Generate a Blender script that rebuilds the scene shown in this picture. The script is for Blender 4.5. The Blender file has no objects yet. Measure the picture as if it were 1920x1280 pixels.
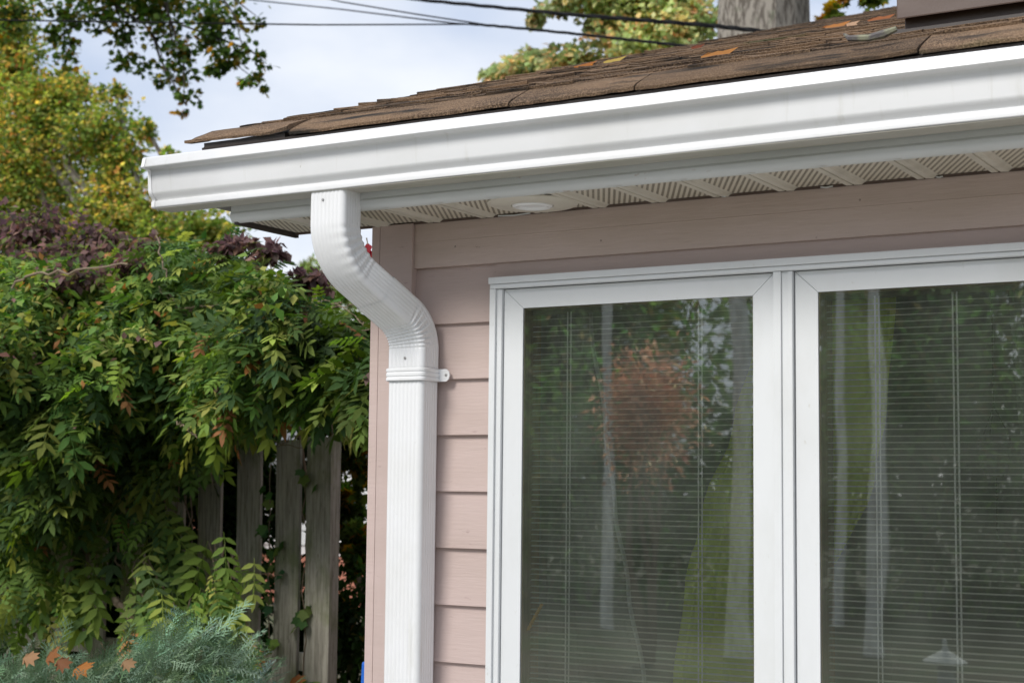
import bpy, math, random
import numpy as np
from mathutils import Vector, Matrix
random.seed(7); rng = np.random.default_rng(7)
PI = math.pi; R = math.radians
sc = bpy.context.scene
COL = sc.collection

# ------------------------------------------------------------------ camera
CAM = np.array([0.0, -3.67, 1.65])
F_PX = 2992.75
cr = np.array([0.86057, 0.50922, 0.0104]); YAW, PIT, ROL = R(30.6116), R(5.1267), R(0.5946)
def basis():
    cy, sy = math.cos(YAW), math.sin(YAW); cp, sp = math.cos(PIT), math.sin(PIT)
    f = np.array([-sy*cp, cy*cp, sp]); r = np.array([cy, sy, 0.0]); u = np.cross(r, f)
    c, s = math.cos(ROL), math.sin(ROL)
    return c*r + s*u, -s*r + c*u, f
BR, BU, BF = basis()
def at(px, py, y):
    """point of the world plane y = const seen at a pixel of the 1920 px photograph"""
    d = BF + BR*(px-960)/F_PX - BU*(py-640)/F_PX
    return CAM + d*((y - CAM[1])/d[1])
def depth(p): return float((np.asarray(p)-CAM) @ BF)

cd = bpy.data.cameras.new('camera'); cam = bpy.data.objects.new('camera', cd); COL.objects.link(cam)
M = Matrix(((BR[0], BU[0], -BF[0], CAM[0]), (BR[1], BU[1], -BF[1], CAM[1]), (BR[2], BU[2], -BF[2], CAM[2]), (0, 0, 0, 1)))
cam.matrix_world = M
cd.sensor_width = 36; cd.lens = F_PX/1920*36; cd.clip_start = 0.05; cd.clip_end = 2000
cd.dof.use_dof = True; cd.dof.focus_distance = 4.45; cd.dof.aperture_fstop = 5.8
sc.camera = cam

# ------------------------------------------------------------------ world and sun
SUN_DIR = Vector((-0.30, -1.0, 0.92)).normalized()       # towards the sun
w = bpy.data.worlds.new('World'); sc.world = w; w.use_nodes = True
nt = w.node_tree; nt.nodes.clear(); N = nt.nodes.new; L = nt.links.new
out = N('ShaderNodeOutputWorld'); bg = N('ShaderNodeBackground'); bg.inputs['Strength'].default_value = 0.1
sky = N('ShaderNodeTexSky'); sky.sky_type = 'NISHITA'; sky.sun_disc = False
sky.sun_elevation = math.asin(SUN_DIR.z); sky.sun_rotation = math.atan2(SUN_DIR.x, SUN_DIR.y)
sky.air_density = 1.0; sky.dust_density = 2.0
tc = N('ShaderNodeTexCoord'); mp = N('ShaderNodeMapping'); mp.inputs['Scale'].default_value = (1.0, 1.0, 2.2)
mp.inputs['Location'].default_value = (0.35, 0.2, 0.1)
no = N('ShaderNodeTexNoise'); no.inputs['Scale'].default_value = 2.6; no.inputs['Detail'].default_value = 6; no.inputs['Roughness'].default_value = 0.48
ra = N('ShaderNodeValToRGB'); ra.color_ramp.elements[0].position = 0.38; ra.color_ramp.elements[1].position = 0.60
ra.color_ramp.elements[0].color = (2.15, 2.6, 3.5, 1); ra.color_ramp.elements[1].color = (4.3, 4.4, 4.6, 1)
mx = N('ShaderNodeMix'); mx.data_type = 'RGBA'; mx.inputs['Factor'].default_value = 0.93
L(tc.outputs['Generated'], mp.inputs['Vector']); L(mp.outputs[0], no.inputs['Vector']); L(no.outputs['Fac'], ra.inputs['Fac'])
L(sky.outputs[0], mx.inputs['A']); L(ra.outputs['Color'], mx.inputs['B'])
L(mx.outputs['Result'], bg.inputs['Color']); L(bg.outputs[0], out.inputs['Surface'])
sl = bpy.data.lights.new('sun', 'SUN'); sl.energy = 1.5; sl.angle = R(20); sl.color = (1.0, 0.965, 0.91)
so = bpy.data.objects.new('sun', sl); COL.objects.link(so)
so.rotation_euler = SUN_DIR.to_track_quat('Z', 'Y').to_euler(); so.location = (-6, -14, 14)
sc.view_settings.view_transform = 'Standard'; sc.view_settings.look = 'None'
sc.view_settings.exposure = 1.22; sc.view_settings.gamma = 1.0; sc.view_settings.use_curve_mapping = False
sc.render.engine = 'CYCLES'
sc.cycles.max_bounces = 8; sc.cycles.transparent_max_bounces = 16; sc.cycles.caustics_reflective = False; sc.cycles.caustics_refractive = False

# ------------------------------------------------------------------ materials
MATS = {}
def mat(name, col, rough=0.6, metal=0.0, spec=0.5, noise=None, bump=None, coat=0.0):
    """col: base colour; noise: list of (scale, lo, hi, color2, vector scale) stains mixed in; bump: (scale, strength, vec scale)"""
    if name in MATS: return MATS[name]
    m = bpy.data.materials.new(name); m.use_nodes = True; MATS[name] = m
    t = m.node_tree; n = t.nodes.new; l = t.links.new
    b = t.nodes['Principled BSDF']
    b.inputs['Roughness'].default_value = rough; b.inputs['Metallic'].default_value = metal
    b.inputs['Specular IOR Level'].default_value = spec; b.inputs['Coat Weight'].default_value = coat
    tcn = n('ShaderNodeTexCoord'); geo = n('ShaderNodeNewGeometry')
    cur = n('ShaderNodeRGB'); cur.outputs[0].default_value = (*col, 1); cs = cur.outputs[0]
    for q in (noise or []):
        scale, lo, hi, c2, vs = q
        mpn = n('ShaderNodeMapping'); mpn.inputs['Scale'].default_value = vs
        l(geo.outputs['Position'], mpn.inputs['Vector'])
        nn = n('ShaderNodeTexNoise'); nn.inputs['Scale'].default_value = scale; nn.inputs['Detail'].default_value = 5; nn.inputs['Roughness'].default_value = 0.6
        l(mpn.outputs[0], nn.inputs['Vector'])
        mr = n('ShaderNodeMapRange'); mr.inputs['From Min'].default_value = lo; mr.inputs['From Max'].default_value = hi
        l(nn.outputs['Fac'], mr.inputs['Value'])
        mm = n('ShaderNodeMix'); mm.data_type = 'RGBA'; mm.inputs['B'].default_value = (*c2, 1)
        l(mr.outputs[0], mm.inputs['Factor']); l(cs, mm.inputs['A']); cs = mm.outputs['Result']
    l(cs, b.inputs['Base Color'])
    if bump:
        scale, st, vs = bump
        mpn = n('ShaderNodeMapping'); mpn.inputs['Scale'].default_value = vs
        l(geo.outputs['Position'], mpn.inputs['Vector'])
        nn = n('ShaderNodeTexNoise'); nn.inputs['Scale'].default_value = scale; nn.inputs['Detail'].default_value = 4
        l(mpn.outputs[0], nn.inputs['Vector'])
        bn = n('ShaderNodeBump'); bn.inputs['Strength'].default_value = st; bn.inputs['Distance'].default_value = 0.01
        l(nn.outputs['Fac'], bn.inputs['Height']); l(bn.outputs[0], b.inputs['Normal'])
    return m

def leaf_mat(name, trans=0.35, rough=0.45, tint=(1, 1, 1), gain=1.0):
    m = bpy.data.materials.new(name); m.use_nodes = True; t = m.node_tree; n = t.nodes.new; l = t.links.new
    t.nodes.clear()
    o = n('ShaderNodeOutputMaterial'); a = n('ShaderNodeAttribute'); a.attribute_name = 'Col'
    mlt = n('ShaderNodeMix'); mlt.data_type = 'RGBA'; mlt.blend_type = 'MULTIPLY'; mlt.inputs['Factor'].default_value = 1
    mlt.inputs['B'].default_value = (*[c*gain for c in tint], 1); l(a.outputs['Color'], mlt.inputs['A'])
    p = n('ShaderNodeBsdfPrincipled'); p.inputs['Roughness'].default_value = rough; p.inputs['Specular IOR Level'].default_value = 0.18
    tr = n('ShaderNodeBsdfTranslucent'); s = n('ShaderNodeMixShader'); s.inputs[0].default_value = trans
    hs = n('ShaderNodeHueSaturation'); hs.inputs['Saturation'].default_value = 1.15; hs.inputs['Value'].default_value = 1.5
    l(mlt.outputs['Result'], p.inputs['Base Color']); l(mlt.outputs['Result'], hs.inputs['Color']); l(hs.outputs[0], tr.inputs['Color'])
    l(p.outputs[0], s.inputs[1]); l(tr.outputs[0], s.inputs[2]); l(s.outputs[0], o.inputs['Surface'])
    MATS[name] = m; return m

WHITE = mat('white_aluminium', (0.76, 0.765, 0.775), 0.30, noise=[(3.0, 0.5, 0.85, (0.68, 0.68, 0.665), (1, 1, 1)), (9.0, 0.60, 0.85, (0.60, 0.595, 0.56), (3.5, 2, 0.35)), (45, 0.72, 0.80, (0.45, 0.43, 0.38), (1, 1, 0.6))])
WHITE2 = mat('white_vinyl', (0.69, 0.705, 0.715), 0.42, noise=[(5.0, 0.5, 0.85, (0.60, 0.61, 0.60), (1, 1, 0.4)), (34, 0.68, 0.80, (0.50, 0.48, 0.43), (1, 1, 0.8))])
FASC = mat('fascia_paint', (0.63, 0.645, 0.64), 0.38, noise=[(4.0, 0.45, 0.75, (0.54, 0.55, 0.53), (0.4, 1, 2)), (22.0, 0.68, 0.76, (0.36, 0.22, 0.15), (0.6, 1, 1))])
PINK = mat('mauve_siding_paint', (0.53, 0.418, 0.388), 0.62,
           noise=[(2.2, 0.4, 0.8, (0.45, 0.352, 0.315), (0.5, 1, 2.2)), (60, 0.66, 0.74, (0.38, 0.28, 0.26), (0.3, 1, 1))], bump=(55, 0.12, (0.25, 1, 2.5)))
PINK2 = mat('frieze_paint', (0.56, 0.445, 0.40), 0.66,
            noise=[(3.2, 0.42, 0.75, (0.47, 0.37, 0.31), (0.5, 1, 2.6)), (38, 0.70, 0.76, (0.27, 0.19, 0.16), (0.5, 1, 1))], bump=(40, 0.15, (0.25, 1, 2.5)))
def vary(m, lo, hi):
    t = m.node_tree; n = t.nodes.new; l = t.links.new; b = t.nodes['Principled BSDF']; src = b.inputs['Base Color'].links[0].from_socket
    oi = n('ShaderNodeObjectInfo'); mr = n('ShaderNodeMapRange'); mr.inputs['To Min'].default_value = lo; mr.inputs['To Max'].default_value = hi
    l(oi.outputs['Random'], mr.inputs['Value']); vm = n('ShaderNodeVectorMath'); vm.operation = 'SCALE'
    l(src, vm.inputs[0]); l(mr.outputs[0], vm.inputs['Scale']); l(vm.outputs[0], b.inputs['Base Color'])
vary(PINK, 0.97, 1.025)
DARKLINE = mat('shadow_gap', (0.10, 0.08, 0.075), 0.9)
BROWN_METAL = mat('brown_metal', (0.105, 0.072, 0.060), 0.38, noise=[(9, 0.5, 0.8, (0.15, 0.115, 0.10), (0.4, 1, 1))])
DARK_METAL = mat('dark_brown_trim', (0.05, 0.04, 0.036), 0.5)
WOODSTOP = mat('stained_wood', (0.50, 0.34, 0.22), 0.5, noise=[(20, 0.4, 0.7, (0.34, 0.22, 0.14), (6, 6, 0.6))])
CABLE = mat('black_cable', (0.006, 0.006, 0.007), 0.8, spec=0.2)
FENCEW = mat('weathered_grey_wood', (0.44, 0.41, 0.345), 0.85,
             noise=[(9, 0.42, 0.68, (0.22, 0.20, 0.165), (9, 9, 0.55)), (3.2, 0.50, 0.68, (0.17, 0.20, 0.08), (1, 1, 0.7)), (30, 0.6, 0.75, (0.06, 0.05, 0.045), (5, 5, 0.7))],
             bump=(14, 0.6, (7, 7, 0.35)))
BARK = mat('tree_bark', (0.27, 0.245, 0.21), 0.9, noise=[(5, 0.44, 0.58, (0.10, 0.085, 0.07), (4.5, 4.5, 1.3)), (2.0, 0.55, 0.75, (0.16, 0.19, 0.12), (1, 1, 1))], bump=(7, 1.0, (3.2, 3.2, 0.8)))
TWIG = mat('twig_bark', (0.20, 0.15, 0.10), 0.8)
DTWIG = mat('dark_twig', (0.045, 0.035, 0.028), 0.8)
DARKROOM = mat('room_wall_paint', (0.42, 0.44, 0.43), 0.8)
GROUND = mat('ground_earth', (0.060, 0.055, 0.030), 0.95, noise=[(0.8, 0.42, 0.6, (0.045, 0.075, 0.022), (1, 1, 1)), (14, 0.5, 0.7, (0.12, 0.075, 0.035), (1, 1, 1))], bump=(9, 0.8, (1, 1, 1)))
SLAT = mat('blind_slat', (0.88, 0.88, 0.82), 0.3)
CORD = mat('blind_cord', (0.78, 0.78, 0.76), 0.6)

def shingle_material():
    m = mat('brown_asphalt_shingle', (0.145, 0.092, 0.056), 0.92, spec=0.2,
            noise=[(2.6, 0.46, 0.62, (0.045, 0.030, 0.022), (0.6, 1.6, 1)), (230, 0.46, 0.62, (0.23, 0.155, 0.097), (1, 1, 1)), (9, 0.52, 0.66, (0.022, 0.019, 0.016), (0.35, 2.2, 1)), (1.1, 0.62, 0.72, (0.05, 0.06, 0.02), (1, 1, 1))],
            bump=(230, 0.6, (1, 1, 1)))
    vary(m, 0.6, 1.3)
    return m
SHING = shingle_material()

def soffit_material():
    """beige aluminium with punched rows of small holes"""
    m = mat('perforated_beige_aluminium', (0.62, 0.565, 0.46), 0.5)
    t = m.node_tree; n = t.nodes.new; l = t.links.new; b = t.nodes['Principled BSDF']
    g = n('ShaderNodeNewGeometry'); s = n('ShaderNodeSeparateXYZ'); l(g.outputs['Position'], s.inputs[0])
    def mth(op, a, v):
        k = n('ShaderNodeMath'); k.operation = op
        for i, z in enumerate((a, v)):
            if z is None: continue
            if isinstance(z, (int, float)): k.inputs[i].default_value = z
            else: l(z, k.inputs[i])
        return k.outputs[0]
    dg = mth('ADD', s.outputs['X'], mth('MULTIPLY', s.outputs['Y'], 0.52))
    fx = mth('FRACT', mth('DIVIDE', dg, 0.0150), None)
    row = mth('FLOOR', mth('DIVIDE', dg, 0.0150), None)
    fy = mth('FRACT', mth('ADD', mth('DIVIDE', s.outputs['Y'], 0.0085), mth('MULTIPLY', row, 0.5)), None)
    hx = mth('LESS_THAN', mth('ABSOLUTE', mth('SUBTRACT', fx, 0.5), None), 0.23)
    hy = mth('LESS_THAN', mth('ABSOLUTE', mth('SUBTRACT', fy, 0.5), None), 0.40)
    h = mth('MULTIPLY', hx, hy)
    mm = n('ShaderNodeMix'); mm.data_type = 'RGBA'; mm.inputs['A'].default_value = (0.62, 0.565, 0.46, 1); mm.inputs['B'].default_value = (0.15, 0.125, 0.09, 1)
    l(h, mm.inputs['Factor']); l(mm.outputs['Result'], b.inputs['Base Color'])
    return m
PERF = soffit_material()
BEIGE = mat('beige_aluminium', (0.64, 0.60, 0.51), 0.42, noise=[(9, 0.5, 0.8, (0.46, 0.43, 0.36), (1, 1, 1))])

def glass_material():
    m = bpy.data.materials.new('double_glazing'); m.use_nodes = True; t = m.node_tree; t.nodes.clear(); n = t.nodes.new; l = t.links.new
    o = n('ShaderNodeOutputMaterial'); tr = n('ShaderNodeBsdfTransparent'); tr.inputs['Color'].default_value = (0.95, 0.98, 0.95, 1)
    gl = n('ShaderNodeBsdfGlossy'); gl.inputs['Roughness'].default_value = 0.012; gl.inputs['Color'].default_value = (0.95, 1, 0.96, 1)
    fr = n('ShaderNodeFresnel'); fr.inputs['IOR'].default_value = 1.52
    mu = n('ShaderNodeMath'); mu.operation = 'MULTIPLY'; mu.inputs[1].default_value = 5.4; mu.use_clamp = True
    s = n('ShaderNodeMixShader'); g = n('ShaderNodeNewGeometry')
    df = n('ShaderNodeBsdfDiffuse'); df.inputs['Color'].default_value = (0.58, 0.64, 0.54, 1); s3 = n('ShaderNodeMixShader')
    dn = n('ShaderNodeTexNoise'); dn.inputs['Scale'].default_value = 6; dn.inputs['Detail'].default_value = 8; dr = n('ShaderNodeMapRange')
    dr.inputs['From Min'].default_value = 0.35; dr.inputs['From Max'].default_value = 0.7; dr.inputs['To Min'].default_value = 0.035; dr.inputs['To Max'].default_value = 0.075
    mpn = n('ShaderNodeMapping'); mpn.inputs['Scale'].default_value = (1, 1, 0.5)
    nn = n('ShaderNodeTexNoise'); nn.inputs['Scale'].default_value = 5.0; nn.inputs['Detail'].default_value = 1
    bn = n('ShaderNodeBump'); bn.inputs['Strength'].default_value = 0.10; bn.inputs['Distance'].default_value = 0.004
    l(g.outputs['Position'], mpn.inputs['Vector']); l(mpn.outputs[0], nn.inputs['Vector']); l(nn.outputs['Fac'], bn.inputs['Height']); l(bn.outputs[0], gl.inputs['Normal'])
    l(fr.outputs[0], mu.inputs[0]); l(mu.outputs[0], s.inputs[0]); l(tr.outputs[0], s.inputs[1]); l(gl.outputs[0], s.inputs[2])
    l(g.outputs['Position'], dn.inputs['Vector']); l(dn.outputs['Fac'], dr.inputs['Value']); l(dr.outputs[0], s3.inputs[0]); l(s.outputs[0], s3.inputs[1]); l(df.outputs[0], s3.inputs[2]); l(s3.outputs[0], o.inputs['Surface'])
    return m
GLASS = glass_material()

def cloth_material(name, col, transl=0.35, alpha=1.0):
    m = bpy.data.materials.new(name); m.use_nodes = True; t = m.node_tree; t.nodes.clear(); n = t.nodes.new; l = t.links.new
    o = n('ShaderNodeOutputMaterial'); d = n('ShaderNodeBsdfDiffuse'); d.inputs['Color'].default_value = (*col, 1)
    tr = n('ShaderNodeBsdfTranslucent'); tr.inputs['Color'].default_value = (*col, 1)
    s = n('ShaderNodeMixShader'); s.inputs[0].default_value = transl; l(d.outputs[0], s.inputs[1]); l(tr.outputs[0], s.inputs[2])
    if alpha < 1:
        tp = n('ShaderNodeBsdfTransparent'); s2 = n('ShaderNodeMixShader'); s2.inputs[0].default_value = alpha
        l(tp.outputs[0], s2.inputs[1]); l(s.outputs[0], s2.inputs[2]); l(s2.outputs[0], o.inputs['Surface'])
    else: l(s.outputs[0], o.inputs['Surface'])
    return m

# ------------------------------------------------------------------ mesh helpers
def link(o, parent=None):
    COL.objects.link(o)
    if parent is not None: o.parent = parent
    return o
def tag(o, label=None, cat=None, group=None, kind=None):
    if label: o['label'] = label
    if cat: o['category'] = cat
    if group: o['group'] = group
    if kind: o['kind'] = kind
    return o
def empty(name, loc=(0, 0, 0), label=None, cat=None, group=None):
    o = bpy.data.objects.new(name, None); o.empty_display_size = 0.1; link(o); o.location = loc
    return tag(o, label, cat, group)
def mesh_np(name, V, F, material, cols=None, smooth=False):
    V = np.asarray(V, np.float32); F = np.asarray(F, np.int32); k = F.shape[1]
    me = bpy.data.meshes.new(name); me.vertices.add(len(V)); me.vertices.foreach_set('co', V.ravel())
    me.loops.add(F.size); me.loops.foreach_set('vertex_index', F.ravel())
    me.polygons.add(len(F)); me.polygons.foreach_set('loop_start', np.arange(len(F), dtype=np.int32)*k)
    me.polygons.foreach_set('loop_total', np.full(len(F), k, np.int32))
    if smooth: me.polygons.foreach_set('use_smooth', np.ones(len(F), bool))
    me.update(calc_edges=True)
    if cols is not None:
        a = me.color_attributes.new('Col', 'FLOAT_COLOR', 'POINT')
        c = np.ones((len(V), 4), np.float32); c[:, :3] = cols; a.data.foreach_set('color', c.ravel())
    me.materials.append(material)
    return me
def obj(name, me, parent=None, loc=None, base=None):
    """base: world location of the parent thing, so world coordinates stay"""
    o = bpy.data.objects.new(name, me); link(o, parent)
    if parent is not None:
        p = parent; off = Vector((0, 0, 0))
        while p is not None: off += p.location; p = p.parent
        o.location = (Vector(loc) if loc is not None else Vector((0, 0, 0))) - off
    elif loc is not None: o.location = loc
    return o

class MB:
    def __init__(s): s.v = []; s.f = []
    def add(s, vs, fs):
        b = len(s.v); s.v += [tuple(map(float, p)) for p in vs]; s.f += [tuple(b+i for i in q) for q in fs]; return s
    def box(s, x0, x1, y0, y1, z0, z1):
        return s.add([(x0,y0,z0),(x1,y0,z0),(x1,y1,z0),(x0,y1,z0),(x0,y0,z1),(x1,y0,z1),(x1,y1,z1),(x0,y1,z1)],
                     [(0,3,2,1),(4,5,6,7),(0,1,5,4),(1,2,6,5),(2,3,7,6),(3,0,4,7)])
    def prism(s, prof, x0, x1, closed=True, caps=True):
        """profile of (y, z) extruded along x"""
        n = len(prof); vs = [(x0, *p) for p in prof] + [(x1, *p) for p in prof]
        fs = [(i, (i+1) % n, n+(i+1) % n, n+i) for i in range(n if closed else n-1)]
        if caps: fs += [tuple(range(n))[::-1], tuple(range(n, 2*n))]
        return s.add(vs, fs)
    def tube(s, pts, rad, k=6, cap=True):
        pts = [Vector(p) for p in pts]; n = len(pts); rads = rad if hasattr(rad, '__len__') else [rad]*n
        b = len(s.v); ref = Vector((0.31, 0.17, 0.93))
        for i, p in enumerate(pts):
            t = (pts[min(i+1, n-1)]-pts[max(i-1, 0)]).normalized()
            a = t.cross(ref); a = a.normalized() if a.length > 1e-4 else Vector((1, 0, 0)); c = t.cross(a)
            for j in range(k):
                q = p + (a*math.cos(2*PI*j/k) + c*math.sin(2*PI*j/k))*rads[i]; s.v.append(tuple(q))
        for i in range(n-1):
            for j in range(k): s.f.append((b+i*k+j, b+i*k+(j+1) % k, b+(i+1)*k+(j+1) % k, b+(i+1)*k+j))
        if cap: s.f.append(tuple(b+j for j in range(k))[::-1]); s.f.append(tuple(b+(n-1)*k+j for j in range(k)))
        return s
    def lathe(s, prof, k=24, c=(0, 0, 0)):
        b = len(s.v)
        for r_, z in prof:
            for j in range(k): s.v.append((c[0]+r_*math.cos(2*PI*j/k), c[1]+r_*math.sin(2*PI*j/k), c[2]+z))
        for i in range(len(prof)-1):
            for j in range(k): s.f.append((b+i*k+j, b+i*k+(j+1) % k, b+(i+1)*k+(j+1) % k, b+(i+1)*k+j))
        return s
    def mesh(s, name, m, smooth=False, bevel=0):
        me = bpy.data.meshes.new(name); me.from_pydata(s.v, [], s.f); me.materials.append(m)
        if bevel:
            import bmesh
            bm = bmesh.new(); bm.from_mesh(me)
            es = [e for e in bm.edges if len(e.link_faces) == 2 and e.calc_face_angle(0) > 0.6]
            bmesh.ops.bevel(bm, geom=es, offset=bevel, segments=2, affect='EDGES', profile=0.6); bm.to_mesh(me); bm.free()
        if smooth:
            me.polygons.foreach_set('use_smooth', [True]*len(me.polygons))
            me.set_sharp_from_angle(angle=R(30)) if hasattr(me, 'set_sharp_from_angle') else None
        me.update(); return me
    def build(s, name, m, parent=None, smooth=False, bevel=0): return obj(name, s.mesh(name, m, smooth, bevel), parent)

# ------------------------------------------------------------------ ground
g = MB(); g.add([(-300,-300,0),(300,-300,0),(300,300,0),(-300,300,0)], [(0,1,2,3)])
tag(g.build('ground', GROUND), kind='structure')
BOUNCE = mat('pale_bounce_tone', (0.46, 0.45, 0.42), 0.85, noise=[(3, 0.4, 0.7, (0.38, 0.37, 0.34), (1, 1, 1))])
tag(MB().box(-7.5, 4.0, -6.2, -0.03, -0.1, 0.04).build('bounce_slab', BOUNCE), kind='structure')  # added slab, out of view, pale to bounce light up under the eaves

# ================================================================== HOUSE
house = empty('house', (0, 0, 0), 'mauve lap sided house with white gutter, brown shingle roof and tall white window', 'house')
XL, XR = -2.62, 1.5            # left corner, right end of what is built
SOF = 2.3746                   # underside of the eaves
WX0, WX1 = -2.223, -0.565      # window casing
# sheathing wall (behind the boards), with the window opening left free
wb = MB()
wb.box(XL+0.012, WX0+0.02, 0.012, 0.13, 0, 2.62); wb.box(WX1-0.02, XR, 0.012, 0.13, 0, 2.62)
wb.box(WX0+0.02, WX1-0.02, 0.012, 0.13, 2.19, 2.62); wb.box(WX0+0.02, WX1-0.02, 0.012, 0.13, 0, 0.86)
wb.box(XL+0.012, XL+0.12, 0.13, 12.5, 0, 2.62)
wall = wb.build('wall', PINK, house)
# lap boards: wedge, thicker at the bottom
def board_mesh(x0, x1, h=0.158, t=0.014):
    m = MB(); m.prism([(0.0115, 0), (0.0115-t-0.004, 0), (0.0115-t-0.004, 0.003), (0.0115-0.006, h), (0.0115, h)][::-1], x0, x1); return m
def add_boards(x0, x1, k0, k1):
    me = board_mesh(x0, x1).mesh('siding_board', PINK)
    for k in range(k0, k1):
        obj('siding_board', me, wall, (0, random.uniform(-0.0008, 0.0008), 2.0885-0.1525*k))
add_boards(-2.4855, WX0-0.0005, 1, 14); add_boards(WX1+0.0005, XR, 1, 14)
m = board_mesh(-2.491, XR).mesh('siding_board', PINK); obj('siding_board', m, wall, (0, 0, 2.0885+0.0001))
# the top lap board runs over the window only above its casing: cut as three pieces
COL.objects.unlink(wall.children[-1])
obj('siding_board', board_mesh(-2.4855, WX0-0.0005).mesh('siding_board', PINK), wall, (0, 0, 2.0885))
obj('siding_board', board_mesh(WX1+0.0005, XR).mesh('siding_board', PINK), wall, (0, 0, 2.0885))
mb = MB(); mb.prism([(0.0115, 2.2045), (-0.003, 2.2045), (0.001, 2.248), (0.0115, 2.248)][::-1], WX0, WX1); obj('siding_board', mb.mesh('siding_board', PINK), wall)
# side wall boards (left gable wall)
sm = MB(); sm.add([(-0.016, 0.1, 0), (-0.016, 12.5, 0), (-0.004, 12.5, 0.158), (-0.004, 0.1, 0.158), (0, 0.1, 0), (0, 12.5, 0), (0, 12.5, 0.158), (0, 0.1, 0.158)],
                  [(0,3,2,1),(4,5,6,7),(0,1,5,4),(3,7,6,2),(0,4,7,3),(1,2,6,5)])
sme = sm.mesh('siding_board', PINK)
for k in range(15): obj('siding_board', sme, wall, (XL+0.0115, 0, 2.241-0.1525*k))
# frieze board with a faint ridge of old paint
fz = MB(); fz.prism([(0.0115, 2.2470), (-0.010, 2.2470), (-0.010, 2.3168), (-0.0112, 2.3180), (-0.010, 2.3192), (-0.010, 2.3740), (0.0115, 2.3740)][::-1], -2.4850, XR)
fz.build('frieze_board', PINK2, house)
# corner boards
cb = MB(); cb.box(-2.5955, -2.4860, -0.020, 0.0115, 0, 2.3735); cb.build('corner_board', PINK, house, bevel=0.0015)
cb = MB(); cb.box(-2.626, -2.5985, -0.017, 0.095, 0, 2.3735); cb.build('corner_board', PINK, house, bevel=0.0015)
NAIL = mat('painted_nail_head', (0.34, 0.27, 0.24), 0.5)
for (nx_, ny_, nz_) in ((-1.205, -0.0102, 2.335), (-1.90, -0.0102, 2.285), (-2.35, -0.0102, 2.30), (-2.545, -0.0202, 2.20), (-2.545, -0.0202, 1.75), (-2.545, -0.0202, 1.40)):
    nm_ = MB(); nm_.lathe([(0.0028, 0.0), (0.0022, 0.0008), (0.0, 0.0009)], 8); me_ = nm_.mesh('nail_head', NAIL); o_ = obj('nail_head', me_, house, (nx_, ny_, nz_)); o_.rotation_euler = (R(90), 0, 0)
# gable above side wall
gb = MB(); PITCH = 0.3235; RID = 6.9
def roofz(y): return 2.622 + PITCH*(y+0.3)
gb.add([(XL+0.02, 0.13, 2.62), (XL+0.02, 12.5, 2.62), (XL+0.02, RID, roofz(RID)-0.12)], [(0, 1, 2)]); gb.build('gable_wall', PINK, house)

# eaves: soffit panels
XS0, XS1 = -2.905, XR
soff = empty('soffit'); COL.objects.unlink(soff); soff = MB().box(XS0, XR, -0.2700, -0.0005, SOF+0.012, SOF+0.03).build('soffit', BEIGE, house)
pw = 0.1715
x = -0.863 - pw*11.9
pm = MB(); a = 0.118
# perforated pan, recessed 3 mm
pm.add([(0.004,-0.2690,0.003),(a,-0.2690,0.003),(a,-0.0115,0.003),(0.004,-0.0115,0.003)], [(3,2,1,0)])
PANM = pm.mesh('soffit_panel', PERF)
rm = MB()
pr = [(a, 0.003), (a+0.006, -0.003), (a+0.021, -0.003), (a+0.0235, 0.006), (a+0.026, -0.003), (a+0.044, -0.004), (a+0.0515, 0.002), (pw+0.0035, 0.003)]
rm.add([(q[0], -0.2690, q[1]) for q in pr]+[(q[0], -0.0115, q[1]) for q in pr], [(i+1, i, len(pr)+i, len(pr)+i+1) for i in range(len(pr)-1)])
RIBM = rm.mesh('soffit_rib', BEIGE)
k = 0
LIGHTX, LIGHTY = -2.030, -0.142
while x < XR-pw:
    if x > XS0-0.02:
        obj('soffit_panel', PANM, soff, (x, 0, SOF)); obj('soffit_rib', RIBM, soff, (x, 0, SOF))
    x += pw; k += 1
# receiving channel at the wall and at the end
ch = MB(); ch.box(XS0, XR, -0.0135, -0.0105, SOF-0.004, SOF+0.006); ch.build('soffit_trim', BROWN_METAL, soff)
ch = MB(); ch.box(XS0-0.012, XS0, -0.2700, 0.004, SOF-0.010, SOF+0.10); ch.build('soffit_end_board', DARK_METAL, soff)
sh = MB()
for xx, ln in ((-2.21, 0.10), (-1.56, 0.02), (-1.30, 0.03), (-1.02, 0.015)):
    sh.tube([(xx, -0.0145, SOF-0.001), (xx+ln*0.5, -0.017, SOF-0.0035), (xx+ln, -0.0145, SOF-0.001)], 0.0022, 5)
sh.build('silver_strip', FASC, soff)
# recessed light in the soffit
rl = MB(); rl.lathe([(0.118, 0.0), (0.117, -0.0035), (0.108, -0.007), (0.062, -0.0105), (0.056, -0.009), (0.054, 0.0), (0.050, 0.001), (0.0, 0.001)], 40, (LIGHTX, LIGHTY, SOF))
rlo = rl.build('recessed_light', BEIGE, house, smooth=True)
ll = MB(); ll.lathe([(0.054, -0.004), (0.052, -0.010), (0.046, -0.013), (0.040, -0.012), (0.034, -0.008), (0.0, -0.008)], 32, (LIGHTX, LIGHTY, SOF))
ll.build('lamp_face', mat('lamp_enamel', (0.86, 0.87, 0.87), 0.25), rlo, smooth=True)

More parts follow.
